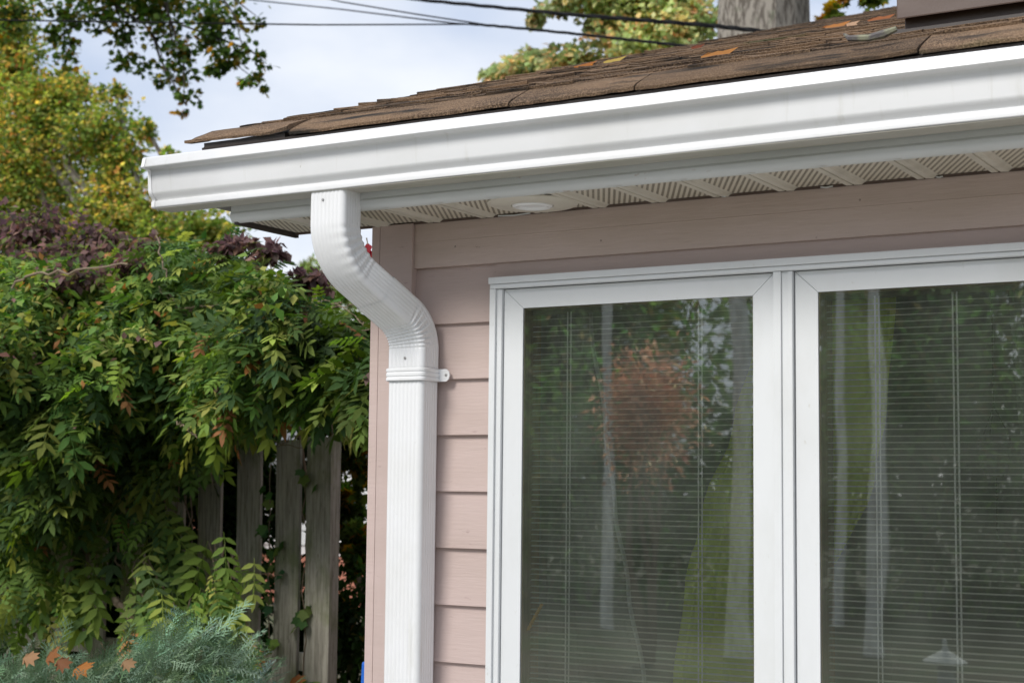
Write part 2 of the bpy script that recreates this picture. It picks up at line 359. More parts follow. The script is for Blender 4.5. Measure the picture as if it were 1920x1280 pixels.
# fascia (two runs with a lapped seam), bottom lip turned in
def fascia_run(x0, x1, dy=0.0):
    f_ = MB(); f_.prism([(-0.2705, 2.560), (-0.2755-dy, 2.560), (-0.2755-dy, 2.400), (-0.2790-dy, 2.394), (-0.2790-dy, 2.3850), (-0.2755-dy, 2.3780), (-0.2700-dy, 2.3725), (-0.2650-dy, 2.3705), (-0.2580-dy, 2.3700), (-0.2580, 2.3720), (-0.2705, 2.3760)], x0, x1)
    return f_.build('fascia', FASC, house, smooth=True)
fascia_run(-2.925, -0.868)
MB().box(-3.0, -2.9255, -0.2755, -0.2705, 2.4195, 2.56).build('fascia', FASC, house); fascia_run(-0.884, XR, 0.0015)
rf = MB(); rf.box(-3.003, -3.0005, -0.274, -0.10, 2.421, 2.60)
rf.build('fascia_end', FASC, house)
# rake boards going up the gable
rk = MB(); y0, y1 = -0.25, RID
rk.add([(-3.02, y0, roofz(y0)-0.16), (-3.02, y1, roofz(y1)-0.16), (-3.02, y1, roofz(y1)-0.03), (-3.02, y0, roofz(y0)-0.03),
        (-3.0, y0, roofz(y0)-0.16), (-3.0, y1, roofz(y1)-0.16), (-3.0, y1, roofz(y1)-0.03), (-3.0, y0, roofz(y0)-0.03)],
       [(0,3,2,1),(4,5,6,7),(0,1,5,4),(2,3,7,6),(0,4,7,3),(1,2,6,5)])
rk.build('rake_board', DARK_METAL, house)
rs = MB(); rs.add([(-3.0, 0.01, roofz(0.01)-0.155), (-2.61, 0.01, roofz(0.01)-0.155), (-2.61, RID, roofz(RID)-0.155), (-3.0, RID, roofz(RID)-0.155)], [(0,3,2,1)])
rs.build('rake_soffit', BEIGE, house)

# roof deck, shingles
rd = MB()
ys = [-0.285, RID, 14.0]; zz = [roofz(-0.285)-0.030, roofz(RID)-0.022, roofz(RID)-0.022-PITCH*(14.0-RID)]
rd.prism([(ys[0], zz[0]), (ys[1], zz[1]), (ys[2], zz[2]), (ys[2], zz[2]-0.03), (ys[1], zz[1]-0.03), (ys[0]+0.004, zz[0]-0.012)][::-1], -3.018, XR)
roof = rd.build('roof', DARK_METAL, house)
de = MB(); de.prism([(-0.296, 2.566), (-0.292, 2.590), (-0.27, 2.606), (-0.26, 2.606), (-0.29, 2.586)][::-1], -3.018, XR); de.build('drip_edge', DARK_METAL, roof)

EXPO = 0.125
def tab_mesh(width, thick, seed, droop=0.0):
    """one shingle tab: x 0..width, lower edge at y=0, runs up slope; slightly wavy lower edge"""
    r_ = random.Random(seed); n = 6; Ls = EXPO+0.07
    vs = []
    for i in range(n+1):
        t = i/n; xx = width*t; wob = r_.uniform(-0.0022, 0.0022); lift = r_.uniform(0, 0.0022) + (0.003 if i in (0, n) and r_.random() < 0.3 else 0)
        yb = r_.uniform(-0.0025, 0.0025)
        def S(y, z): return (xx, y*0.9515 - z*0.3078, y*0.3078 + z*0.9515 - (droop*max(0, 0.10-y)/0.10)**1.0)
        vs += [S(yb, 0.001+lift), S(yb, thick+lift), S(yb+0.006, thick+0.0012+lift), S(Ls, 0.001)]
    fs = []
    for i in range(n):
        b = i*4
        for q in range(3): fs.append((b+q, b+4+q, b+5+q, b+1+q))
        fs.append((b+3, b+7, b+4, b))
    fs += [(0, 1, 2, 3), (n*4+3, n*4+2, n*4+1, n*4)]
    m_ = MB().add(vs, fs); return m_
WID = [0.13, 0.17, 0.21, 0.26, 0.31]
TABS = {}
for wi in WID:
    for v in range(3): TABS[(wi, v)] = tab_mesh(wi-0.003, [0.006, 0.009, 0.0115][v], hash((int(wi*100), v)) % 999).mesh('shingle', SHING, True)
# eave course: heavier tabs that sag over the drip edge, cut where the photograph shows gaps
cuts = [-3.075, -2.70, -2.003, -1.655, -0.972, -0.33, 0.06, 0.42, 1.15, XR]
count = 0
for i in range(len(cuts)-1):
    c0, c1 = cuts[i], cuts[i+1]; n = 12; vs = []
    for j in range(n+1):
        t = j/n; xx = c0+0.002+(c1-c0-0.005)*t
        lift = 0.010*max(0, 1-(xx+3.075)/0.5)**1.3                       # rake corner curls up
        tip = (0.009 if i == 0 else 0.0035)*max(0, (t-0.86)/0.14)         # the corner beside each cut lifts a little
        tip += 0.0006*math.sin(t*23+i)
        zb = 2.5875 + lift + (0.006 if i == 0 else 0) + random.uniform(-0.0012, 0.0012)
        yb = -0.3115 + random.uniform(-0.0015, 0.0015)
        th = 0.0075
        prof = [(yb, zb+tip*0.6), (yb-0.0015, zb+th+tip), (yb+0.010, zb+0.0175+tip*0.8), (yb+0.045, zb+0.038), (yb+0.105, roofz(yb+0.105)+0.004), (yb+0.19, roofz(yb+0.19)-0.002), (yb+0.10, roofz(yb+0.1)-0.012), (yb+0.03, zb+0.016)]
        if i == 0 and t < 0.16:
            k_ = (0.16-t)/0.16
            prof = [(py, pz - 0.012*k_ if q > 1 else pz) for q, (py, pz) in enumerate(prof)]
        vs += [(xx, *p) for p in prof]
    q = 8; fs = []
    for j in range(n):
        for k_ in range(q): fs.append((j*q+k_, (j+1)*q+k_, (j+1)*q+(k_+1) % q, j*q+(k_+1) % q))
    fs += [tuple(range(q)), tuple(n*q+k_ for k_ in range(q))[::-1]]
    MB().add(vs, fs).build('shingle', SHING, roof, smooth=True); count += 1
# dark starter strip below the eave course
st = MB(); st.prism([(-0.3035, 2.576), (-0.306, 2.5845), (-0.25, 2.603), (-0.25, 2.595)][::-1], -3.012, XR); st.build('starter_strip', DARK_METAL, roof)
st = MB(); st.prism([(-0.300, 2.585), (-0.302, 2.5985), (-0.25, 2.612), (-0.25, 2.605)][::-1], -3.008, -2.72); st.build('starter_strip', DARK_METAL, roof)
# the other courses
SV, SF = [], []
nc = int((RID+0.19)/ (EXPO*0.9515))
for c in range(1, nc):
    yb = -0.3 + 0.085 + (c-1)*EXPO*0.9515
    if c == 1: yb = -0.212
    zb = roofz(yb)
    xx = -3.06 + random.uniform(-0.012, 0.004); first = True
    while xx < XR:
        wi = random.choice(WID); v = random.choice((0, 0, 1, 2))
        o_y = yb + random.uniform(-0.004, 0.004); p = Vector((xx, o_y, zb-0.004 + random.uniform(-0.0006, 0.001)))
        if count < 296 and xx < -0.2:
            s_ = obj('shingle', TABS[(wi, v)], roof, p); count += 1
        else:
            me = TABS[(wi, v)]; b = len(SV)
            SV += [tuple(Vector(q.co)+p) for q in me.vertices]; SF += [tuple(b+i for i in f_.vertices) for f_ in me.polygons]
        xx += wi
far = MB(); far.v = SV; far.f = SF; fo = far.build('shingle_field', SHING, roof); fo['kind'] = 'stuff'
bs = MB(); bs.prism([(RID-0.05, roofz(RID)+0.004), (RID, roofz(RID)+0.02), (RID+0.05, roofz(RID)+0.004)][::-1], -3.06, XR, True); bs.build('ridge_cap', SHING, roof)

# brown metal skylight curb on the roof
sk = MB(); Y0 = 0.26; X0, X1 = -1.172, -0.25; Zr = roofz(Y0)
def slant(x0, x1, ya, yb_, lo, hi, mb):
    za, zb_ = roofz(ya), roofz(yb_)
    mb.add([(x0,ya,za+lo),(x1,ya,za+lo),(x1,yb_,zb_+lo),(x0,yb_,zb_+lo),(x0,ya,za+hi),(x1,ya,za+hi),(x1,yb_,zb_+hi),(x0,yb_,zb_+hi)],
           [(0,3,2,1),(4,5,6,7),(0,1,5,4),(1,2,6,5),(2,3,7,6),(3,0,4,7)])
slant(X0, X1, Y0, Y0+1.0, -0.02, 0.040, sk); sko = sk.build('skylight_curb', BROWN_METAL, house, bevel=0.003)
s2 = MB(); slant(X0-0.012, X1+0.035, Y0-0.030, Y0+1.04, 0.0405, 0.106, s2); s2.build('curb_cap', BROWN_METAL, sko, bevel=0.004)
s2 = MB(); slant(X0-0.017, X1+0.042, Y0-0.036, Y0+1.05, 0.1065, 0.118, s2); s2.build('curb_lid', DARK_METAL, sko, bevel=0.002)
s2 = MB(); slant(X0-0.02, X1+0.05, Y0-0.04, Y0-0.001, 0.0, 0.013, s2); s2.build('flashing', DARK_METAL, sko)

# ---- gutter
GP = [(-0.2800, 0.136), (-0.2800, 0.0), (-0.352, 0.0), (-0.3545, 0.0015), (-0.3550, 0.004), (-0.3550, 0.0155), (-0.3540, 0.0180), (-0.3515, 0.0195), (-0.3515, 0.0220), (-0.3560, 0.0270),
      (-0.3615, 0.0320), (-0.3655, 0.0370), (-0.3672, 0.0400), (-0.3680, 0.0430), (-0.3735, 0.0960), (-0.3739, 0.0990), (-0.3752, 0.1020), (-0.3775, 0.1040), (-0.3880, 0.1050), (-0.3985, 0.1062), (-0.4010, 0.1085),
      (-0.4005, 0.1120), (-0.3960, 0.1300), (-0.3945, 0.1350), (-0.3905, 0.1375), (-0.3800, 0.1375), (-0.3790, 0.1300)]
GZ = 2.417; GX0 = -3.146
gm = MB()
prof = [(y, z+GZ) for y, z in GP]; inner = [(y+(0.0012 if y < -0.30 else -0.0012), z + (0.0012 if z < 0.1 else -0.0006)) for y, z in prof]
xs = [GX0, -2.6, -2.2, -1.6, -1.0, -0.4, 0.4, XR]
nP = len(prof); ring = []
vs = []
for xx in xs:
    dz = 0.0008*math.sin(xx*5.1); dy = 0.0008*math.sin(xx*3.3+1)
    vs += [(xx, y+dy, z+dz) for y, z in prof]
fs = [(i*nP+j, i*nP+j+1, (i+1)*nP+j+1, (i+1)*nP+j) for i in range(len(xs)-1) for j in range(nP-1)]
gm.add(vs, fs)
gutter = gm.build('gutter', WHITE, house, smooth=True)
md = gutter.modifiers.new('t', 'SOLIDIFY'); md.thickness = 0.0012; md.offset = 1
ec = MB(); ecp = prof[:25]
ec.add([(GX0+0.001, *p) for p in ecp]+[(GX0-0.0008, *p) for p in ecp], [tuple(range(25)), tuple(range(25, 50))[::-1]]+[(i, 25+i, 25+(i+1) % 25, (i+1) % 25) for i in range(25)])
eco = ec.build('end_cap', WHITE, gutter)
fl = MB()
for i in range(1, 24):
    (ya, za), (yb_, zb_) = prof[i], prof[i+1]
    n_ = Vector((zb_-za, -(yb_-ya), 0)); n_ = Vector((n_.x, n_.y)).normalized()*-0.0022
    fl.add([(GX0-0.002, ya, za), (GX0+0.010, ya, za), (GX0+0.010, ya-abs(n_.x), za-abs(n_.y)*0.5), (GX0-0.002, ya-abs(n_.x), za-abs(n_.y)*0.5),
            (GX0-0.002, yb_, zb_), (GX0+0.010, yb_, zb_), (GX0+0.010, yb_-abs(n_.x), zb_-abs(n_.y)*0.5), (GX0-0.002, yb_-abs(n_.x), zb_-abs(n_.y)*0.5)],
           [(0,1,2,3),(4,7,6,5),(2,1,5,6),(3,2,6,7),(0,3,7,4)])
fl.build('end_flange', WHITE, gutter)
us = MB(); us.box(GX0+0.004, XR, -0.3515, -0.2805, GZ-0.0022, GZ-0.0008); us.build('gutter_shade_strip', mat('gutter_shade_tone', (0.46, 0.44, 0.39), 0.45, noise=[(6, 0.45, 0.7, (0.34, 0.33, 0.26), (0.5, 2, 1))]), gutter)  # strip under the gutter, shade and reflection put into its grey-brown colour
ol = MB(); ol.box(-2.587, -2.482, -0.346, -0.283, 2.40, 2.4165); ol.build('outlet', WHITE2, gutter, bevel=0.004)

# ---- downspout: swept corrugated rectangle
def ds_profile(wd, dp, n=112, amp=0.0011):
    pts = []; r_ = 0.014; per = []
    corners = [(-wd/2+r_, -dp/2+r_, PI, 1.5*PI), (wd/2-r_, -dp/2+r_, 1.5*PI, 2*PI), (wd/2-r_, dp/2-r_, 0, PI/2), (-wd/2+r_, dp/2-r_, PI/2, PI)]
    def side(a, b, nrm, ribs):
        L_ = math.dist(a, b); k = max(2, int(L_/0.0016))
        for i in range(1, k):
            t = i/k; s_ = math.sin(t*ribs*2*PI-PI/2)
            d_ = -amp*(0.5+0.5*math.copysign(abs(s_)**0.6, s_)) if 0.03 < t < 0.97 else 0
            pts.append((a[0]+(b[0]-a[0])*t + nrm[0]*d_, a[1]+(b[1]-a[1])*t+nrm[1]*d_))
    for q, (cx, cy, a0, a1) in enumerate(corners):
        arc = [(cx+r_*math.cos(a0+(a1-a0)*i/6), cy+r_*math.sin(a0+(a1-a0)*i/6)) for i in range(7)]
        pts += arc
        nx = corners[(q+1) % 4]; b = (nx[0]+r_*math.cos(nx[2]), nx[1]+r_*math.sin(nx[2]))
        side(arc[-1], b, [(0, -1), (1, 0), (0, 1), (-1, 0)][q], [7, 5, 7, 5][q])
    return pts
def fillet_path(P, rad, seg):
    P = [Vector(p) for p in P]; o_ = [P[0]]; info = [(0, None)]
    for i in range(1, len(P)-1):
        a_ = (P[i-1]-P[i]).normalized(); b_ = (P[i+1]-P[i]).normalized(); ang = a_.angle(b_); d_ = rad/math.tan(ang/2)
        s_ = P[i]+a_*d_; bis = (a_+b_).normalized(); C_ = P[i]+bis*(rad/math.sin(ang/2)); sw = PI-ang
        v0 = s_-C_; ax = v0.cross(-a_).normalized()
        for k in range(seg+1):
            o_.append(C_ + Matrix.Rotation(sw*k/seg, 3, ax) @ v0); info.append((k/seg, bis))
    o_.append(P[-1]); info.append((0, None)); return o_, info
def sweep(P, prof, rad, seg, pleats, scale0=1.0, name='pipe'):
    path, info = fillet_path(P, rad, seg) if rad else ([Vector(p) for p in P], [(0, None)]*len(P))
    mb = MB(); n = len(prof); k = len(path)
    for i, p in enumerate(path):
        t = (path[min(i+1, k-1)]-path[max(i-1, 0)]).normalized()
        Wx = Vector((1, 0, 0)) - t*t.x; Wx.normalize(); Ny = t.cross(Wx); Ny = -Ny if Ny.y < 0 else Ny
        if t.z < 0 and Ny.dot(Vector((0, 1, 0))) < 0: Ny = -Ny
        u_, bis = info[i]
        for (a_, b_) in prof:
            off = Wx*a_ + Ny*b_
            if bis is not None:
                inn = off.dot(bis)/0.050; inn = max(-1, min(1, inn))       # 1 on the inner side of the bend
                env = math.sin(PI*u_)**0.6 if 0 < u_ < 1 else 0
                s_ = math.sin(u_*pleats*2*PI)
                wgt = max(0, (inn+0.85)/1.85)*(1-0.72*max(0, inn)**2)*1.25
                off = off*(1 + 0.075*wgt*env*(s_*0.72-0.55))
            mb.v.append(tuple(p+off*scale0))
    for i in range(k-1):
        for j in range(n): mb.f.append((i*n+j, (i+1)*n+j, (i+1)*n+(j+1) % n, i*n+(j+1) % n))
    return mb
PR = ds_profile(0.116, 0.084)
DX, DY = -2.453, -0.0525
ds = MB.build(sweep([(DX, DY, 1.985), (DX, DY, 0.15)], PR, 0, 0, 0), 'downspout', WHITE, house, smooth=True)
J = Vector((-2.537, -0.307, 2.245)).lerp(Vector((DX, DY, 2.075)), 0.42)
P1, P2 = Vector((-2.537, -0.307, 2.245)), Vector((DX, DY, 2.078))
up = sweep([(-2.537, -0.307, 2.415), P1, P1.lerp(P2, 0.60)], PR, 0.165, 96, 7, 1.0)
lo = sweep([P1.lerp(P2, 0.50), P2, (DX, DY, 1.955)], PR, 0.115, 96, 8, 1.03)
up.build('elbow', WHITE, ds, smooth=True); lo.build('elbow', WHITE, ds, smooth=True)
# strap: band with three ribs and a nailing tab
sp = MB(); hw, hd = 0.0625, 0.0465; z0, z1 = 1.928, 1.963
bandp = []
zs_ = [z0, z0+0.002, z0+0.008, z0+0.011, z0+0.014, z0+0.0175, z0+0.021, z0+0.024, z0+0.027, z1-0.002, z1]
ou = [0.0, 0.003, 0.003, 0.0005, 0.003, 0.003, 0.003, 0.0005, 0.003, 0.003, 0.0]
def rr(e):
    o_ = []
    for cx, cy, a0 in ((-hw+0.015, 0.05, PI/2), (-hw+0.015, -hd+0.015, PI), (hw-0.015, -hd+0.015, 1.5*PI), (hw-0.015, 0.05, 0)):
        for i in range(5):
            if cy > 0: o_.append((cx-(0.015+e) if cx < 0 else cx+0.015+e, 0.034)); break
            a_ = a0+PI/2*i/4; o_.append((cx+(0.015+e)*math.cos(a_), cy+(0.015+e)*math.sin(a_)))
    return o_
rings = [rr(e) for e in ou]; nn_ = len(rings[0])
for zz_, rg in zip(zs_, rings): sp.v += [(DX+a_, DY+b_, zz_) for a_, b_ in rg]
for i in range(len(zs_)-1):
    for j in range(nn_-1): sp.f.append((i*nn_+j, i*nn_+j+1, (i+1)*nn_+j+1, (i+1)*nn_+j))
strap = sp.build('strap', WHITE, ds, smooth=True)
tb = MB(); ang = [(-2.392, 1.9285), (-2.366, 1.9285), (-2.358, 1.935), (-2.355, 1.9455), (-2.358, 1.956), (-2.366, 1.9625), (-2.392, 1.9625)]
tb.add([(a_, -0.0225, b_) for a_, b_ in ang]+[(a_, -0.0185, b_) for a_, b_ in ang], [tuple(range(7))]+[tuple(range(7, 14))[::-1]]+[(i, i+7, (i+1) % 7+7, (i+1) % 7) for i in range(7)])
tb.build('nailing_tab', WHITE, ds)
def screw(p, nrm, parent, r_=0.0038, m_=None):
    n_ = Vector(nrm).normalized(); p = Vector(p); a_ = n_.orthogonal().normalized(); b_ = n_.cross(a_)
    mb = MB(); vs = []
    for rr_, h in ((r_, 0), (r_, 0.001), (r_*0.6, 0.0022)): vs += [p+(a_*math.cos(2*PI*j/8)+b_*math.sin(2*PI*j/8))*rr_+n_*h for j in range(8)]
    fs = [(i*8+j, i*8+(j+1) % 8, (i+1)*8+(j+1) % 8, (i+1)*8+j) for i in range(2) for j in range(8)]+[tuple(range(16, 24))]
    mb.add(vs, fs).build('screw', m_ or mat('zinc_screw', (0.42, 0.41, 0.40), 0.35, 0.7), parent)
screw((-2.548, -0.3495, 2.392), (0, -1, 0), ds); screw((-2.452, -0.0965, 1.990), (0, -1, 0), ds); screw((-2.366, -0.0226, 1.946), (0, -1, 0), ds, 0.004)

# ---- window: casing, two casement sashes, mullion
win = MB()
ZT, ZB = 2.2035, 0.86
def pbox(mb, x0, x1, y0, y1, z0, z1): mb.box(x0, x1, y0, y1, z0, z1)
cs_ = MB()   # side casings and head with stepped faces
for a_, b_ in ((WX0, WX0+0.036),):
    pass
win = MB(); win.box(WX0, WX0+0.018, -0.034, 0.012, ZB, ZT-0.0305); win.box(WX0+0.018, WX0+0.034, -0.026, 0.06, ZB, ZT-0.0305)
wo = win.build('window', WHITE2, house, bevel=0.0015)
sc_ = MB(); sc_.box(WX1-0.018, WX1, -0.034, 0.012, ZB, ZT-0.0305); sc_.box(WX1-0.034, WX1-0.018, -0.026, 0.06, ZB, ZT-0.0305); sc_.build('side_casing', WHITE2, wo, bevel=0.0015)
hd_ = MB(); hd_.box(WX0-0.001, WX1+0.001, -0.040, 0.012, ZT-0.018, ZT); hd_.box(WX0+0.0005, WX1-0.0005, -0.034, 0.06, ZT-0.0300, ZT-0.0185)
hd_.build('head_casing', WHITE2, wo, bevel=0.0015)
sl_ = MB(); sl_.box(WX0-0.01, WX1+0.01, -0.05, 0.06, ZB-0.03, ZB-0.0005); sl_.build('sill', WHITE2, wo, bevel=0.002)
MX0, MX1 = -1.4180, -1.3695
ml = MB(); ml.box(MX0, MX0+0.020, -0.030, 0.06, ZB, ZT-0.0305); ml.box(MX0+0.0205, MX0+0.036, -0.024, 0.06, ZB, ZT-0.0305); ml.box(MX0+0.0365, MX1, -0.028, 0.06, ZB, ZT-0.0305)
ml.build('mullion', WHITE2, wo, bevel=0.0015)
GASK = mat('black_gasket', (0.03, 0.03, 0.033), 0.7)
def sash(x0, x1):
    s_ = empty('x'); COL.objects.unlink(s_); bpy.data.objects.remove(s_)
    zt, zb = ZT-0.0325, ZB+0.004; wj, wt = 0.0555, 0.0515
    yf, yb_ = -0.016, 0.045
    mb = MB(); c = 0.0006   # mitred frame of four bars
    O = [(x0, zb), (x1, zb), (x1, zt), (x0, zt)]; I = [(x0+wj, zb+wt), (x1-wj, zb+wt), (x1-wj, zt-wt), (x0+wj, zt-wt)]
    for i in range(4):
        j = (i+1) % 4; a_, b_, c_, d_ = O[i], O[j], I[j], I[i]
        # pull each bar back 0.5 mm from the mitre so that the joint shows
        def mv(p, q, e=0.0007):
            v = Vector((q[0]-p[0], q[1]-p[1])).normalized(); return (p[0]+v.x*e, p[1]+v.y*e)
        A, B = mv(a_, b_), mv(b_, a_); C2, D = mv(c_, d_), mv(d_, c_)
        q8 = [(A[0], yf, A[1]), (B[0], yf, B[1]), (C2[0], yf+0.004, C2[1]), (D[0], yf+0.004, D[1]), (A[0], yb_, A[1]), (B[0], yb_, B[1]), (C2[0], yb_, C2[1]), (D[0], yb_, D[1])]
        mb.add(q8, [(0,1,2,3), (7,6,5,4), (0,4,5,1), (1,5,6,2), (2,6,7,3), (3,7,4,0)])
    so_ = mb.build('sash', WHITE2, wo)
    e = 0.0022
    gk = MB()
    for (a0, a1, b0, b1) in ((x0-e, x0-0.0002, zb-e, zt+e), (x1+0.0002, x1+e, zb-e, zt+e), (x0, x1, zt+0.0002, zt+0.0032)):
        gk.box(a0, a1, -0.004, 0.05, b0, b1)
    gk.build('weather_strip', GASK, so_)
    ix0, ix1, iz0, iz1 = x0+wj, x1-wj, zb+wt, zt-wt
    gs = MB(); gs.add([(ix0-0.0005, -0.008, iz0-0.0005), (ix1+0.0005, -0.008, iz0-0.0005), (ix1+0.0005, -0.008, iz1+0.0005), (ix0-0.0005, -0.008, iz1+0.0005)], [(0,1,2,3)])
    gs.build('pane', GLASS, so_)
    for wx0, wx1, wz0, wz1 in ((ix0+0.0003, ix0+0.004, iz0, iz1), (ix1-0.004, ix1-0.0003, iz0, iz1), (ix0+0.0045, ix1-0.0045, iz1-0.004, iz1-0.0003)):
        MB().box(wx0, wx1, -0.006, 0.080, wz0, wz1).build('wood_stop', WOODSTOP, so_)
    return ix0, ix1, iz0, iz1
A_ = sash(WX0+0.0365, MX0-0.0035); B_ = sash(MX1+0.0035, WX1-0.0365)

# ---- mini blinds behind the panes
def blind(ix0, ix1, iz0, iz1, cords, label):
    t = empty('mini_blind', ((ix0+ix1)/2, 0.032, iz1-0.002), label, 'blind', 'white mini blinds behind the panes')
    x0, x1 = ix0+0.007, ix1-0.006; Y = 0.034
    h = MB(); h.box(x0, x1, Y-0.009, Y+0.009, iz1-0.016, iz1-0.001); h.build('headrail', mat('olive_headrail', (0.16, 0.15, 0.10), 0.5), t, bevel=0.001)
    s_ = MB(); n = 6
    pr_ = [(-0.0062+0.0124*i/n, 0.0011*(1-(2*i/n-1)**2)) for i in range(n+1)]
    tilt = R(14)
    pr_ = [(a_*math.cos(tilt)-b_*math.sin(tilt), a_*math.sin(tilt)+b_*math.cos(tilt)) for a_, b_ in pr_]
    vs = [(x0, *p) for p in pr_]+[(x1, *p) for p in pr_]; fs = [(i, i+1, n+2+i, n+1+i) for i in range(n)]
    s_.add(vs, fs); me = s_.mesh('slat', SLAT, True)
    z = iz1-0.030; k = 0
    while z > iz0+0.02:
        o_ = obj('slat', me, t, (0, Y, z)); o_.rotation_euler = (R(random.uniform(-1.5, 1.5)), R(random.uniform(-0.05, 0.05)), 0); z -= 0.0150; k += 1
    for cx, bead in cords:
        c_ = MB(); 
        for dx in (-0.006, 0.004):
            r0 = 0.0016 if not bead else 0.0020
            c_.box(cx+dx-r0, cx+dx+r0, Y-0.0100, Y-0.0085, iz0+0.01, iz1-0.012)
        c_.build('cord', CORD, t)
    b_ = MB(); b_.box(x0, x1, Y-0.008, Y+0.008, iz0+0.004, iz0+0.014); b_.build('bottom_rail', SLAT, t)
blind(*A_, [(-2.009, 0), (-1.633, 0)], 'fine slatted blind behind the left pane, nearest the downspout')
blind(*B_, [(-1.176, 0), (-0.806, 0), (-0.991, 1)], 'fine slatted blind behind the right pane, crossed by three cords')

# ---- the room behind
room = MB(); RX0, RX1, RY, RZ = -2.45, 1.3, 4.2, 2.5
room.add([(RX0,0.14,0.25),(RX1,0.14,0.25),(RX1,RY,0.25),(RX0,RY,0.25),(RX0,0.14,RZ),(RX1,0.14,RZ),(RX1,RY,RZ),(RX0,RY,RZ)],
         [(0,1,2,3),(4,7,6,5),(3,2,6,7),(0,3,7,4),(1,5,6,2)])
room.build('room', DARKROOM, house)

def curtain(name, top, bot, y, m_, label, cat='curtain', waves=6, amp=0.018, group=None):
    """top, bot: functions z -> (x0, x1)"""
    me = MB(); nz, nx = 40, 48
    z1_, z0_ = 2.24, 0.30
    for i in range(nz+1):
        z = z1_+(z0_-z1_)*i/nz; a_, b_ = top(z)
        for j in range(nx+1):
            t = j/nx; me.v.append((a_+(b_-a_)*t, y+amp*math.sin(t*waves*2*PI+0.3*math.sin(z*3))*(0.5+0.5*math.sin(t*5+z)), z))
    for i in range(nz):
        for j in range(nx): b = i*(nx+1)+j; me.f.append((b, b+nx+1, b+nx+2, b+1))
    o_ = me.build(name, m_, None, smooth=True); tag(o_, label, cat, group); return o_
def pl(z, pts):
    pts = sorted(pts)
    if z <= pts[0][0]: return pts[0][1]
    for (a_, b_), (c_, d_) in zip(pts, pts[1:]):
        if z <= c_:
            t = (z-a_)/(c_-a_); t = t*t*(3-2*t); return b_+(d_-b_)*t
    return pts[-1][1]
GREEN = cloth_material('lime_curtain_cloth', (0.78, 0.92, 0.12), 0.3)
SHEER = cloth_material('grey_sheer_cloth', (0.70, 0.73, 0.70), 0.5, 0.6)
YC = 0.17
def X(px, py): return float(at(px, py, YC)[0])
def Z(px, py): return float(at(px, py, YC)[2])
e1 = [(Z(1265, 1280), X(1262, 1280)), (Z(1285, 1100), X(1285, 1100)), (Z(1320, 950), X(1320, 950)), (Z(1375, 800), X(1375, 800)), (Z(1420, 640), X(1415, 640))]
curtain('curtain', lambda z: (pl(z, e1), X(1500, 900)), None, YC, GREEN, 'lime green curtain flaring leftward behind the left pane')
e2 = [(Z(1545, 1075), X(1500, 1075)), (Z(1575, 1050), X(1580, 1050)), (Z(1640, 900), X(1640, 900)), (Z(1665, 760), X(1664, 760)), (Z(1678, 550), X(1680, 550))]
curtain('curtain', lambda z: (X(1500, 900)+0.02, pl(z, e2)), None, YC+0.002, GREEN, 'lime green curtain drawn to the mullion side of the right pane')
e3 = [(Z(1185, 1280), X(1205, 1280)), (Z(1175, 1100), X(1175, 1100)), (Z(1150, 950), X(1150, 950)), (Z(1130, 800), X(1132, 800)), (Z(1110, 600), X(1105, 600))]
curtain('sheer_curtain', lambda z: (X(1012, 900) + 0.012*math.sin(z*4), pl(z, e3)), None, YC+0.02, SHEER, 'grey sheer curtain hanging in the left half of the left pane')
hem = MB(); pts = [(pl(z, e3), YC+0.01, z) for z in np.linspace(2.2, 0.5, 50)]; hem.tube(pts, [0.006]*50, 5)
ho = hem.build('curtain_hem', cloth_material('white_hem_cloth', (0.75, 0.78, 0.8), 0.3)); ho.parent = bpy.data.objects['sheer_curtain']
e4 = [(Z(1925, 1280), X(1925, 1280)), (Z(1915, 900), X(1915, 900)), (Z(1893, 700), X(1900, 700)), (Z(1888, 560), X(1888, 560))]
curtain('sheer_curtain', lambda z: (pl(z, e4), X(1990, 900)), None, YC+0.02, SHEER, 'grey sheer curtain at the right edge of the right pane')
# hanging plant pot
hp = at(1862, 700, 0.45); t_ = empty('hanging_planter', (float(hp[0]), 0.45, float(at(1862, 900, 0.45)[2])), 'dark hanging planter on a thin chain inside the right pane', 'planter')
DK = mat('dark_planter', (0.018, 0.022, 0.016), 0.5)
hx = float(hp[0]); zt_ = float(at(1862, 820, 0.45)[2]); zb_ = float(at(1862, 895, 0.45)[2])
MB().lathe([(0.0, zb_), (0.020, zb_), (0.034, zb_+0.03), (0.042, zt_), (0.038, zt_+0.004), (0.036, zt_-0.01)], 20, (hx, 0.45, 0)).build('pot', DK, t_, smooth=True)
hm = MB(); ht = float(at(1862, 760, 0.45)[2])
for a_ in (0, 2.1, 4.2): hm.tube([(hx+0.04*math.cos(a_), 0.45+0.04*math.sin(a_), zt_), (hx, 0.45, ht)], 0.0014, 4)
hm.tube([(hx, 0.45, ht), (hx, 0.45, 2.49)], 0.0016, 4); hm.build('chain', DK, t_)
hl = MB(); hl.tube([(hx+0.004, 0.45, zb_), (hx+0.004, 0.45, zb_-0.16)], 0.0015, 4); hl.build('pull_cord', DK, t_)
# yellow twisted cord behind left pane
tc_ = MB(); p0, p1 = at(990, 1180, 0.016), at(1016, 1132, 0.016); n = 26
for ph in (0, PI):
    tc_.tube([tuple(p0+(p1-p0)*i/n + np.array([0.0028*math.cos(i*1.15+ph), 0.0028*math.sin(i*1.15+ph), 0])) for i in range(n+1)], 0.0032, 5)
tag(tc_.build('twisted_cord', mat('amber_cord', (0.62, 0.33, 0.04), 0.6), smooth=True), 'short amber twisted cord low beside the left pane edge', 'cord')

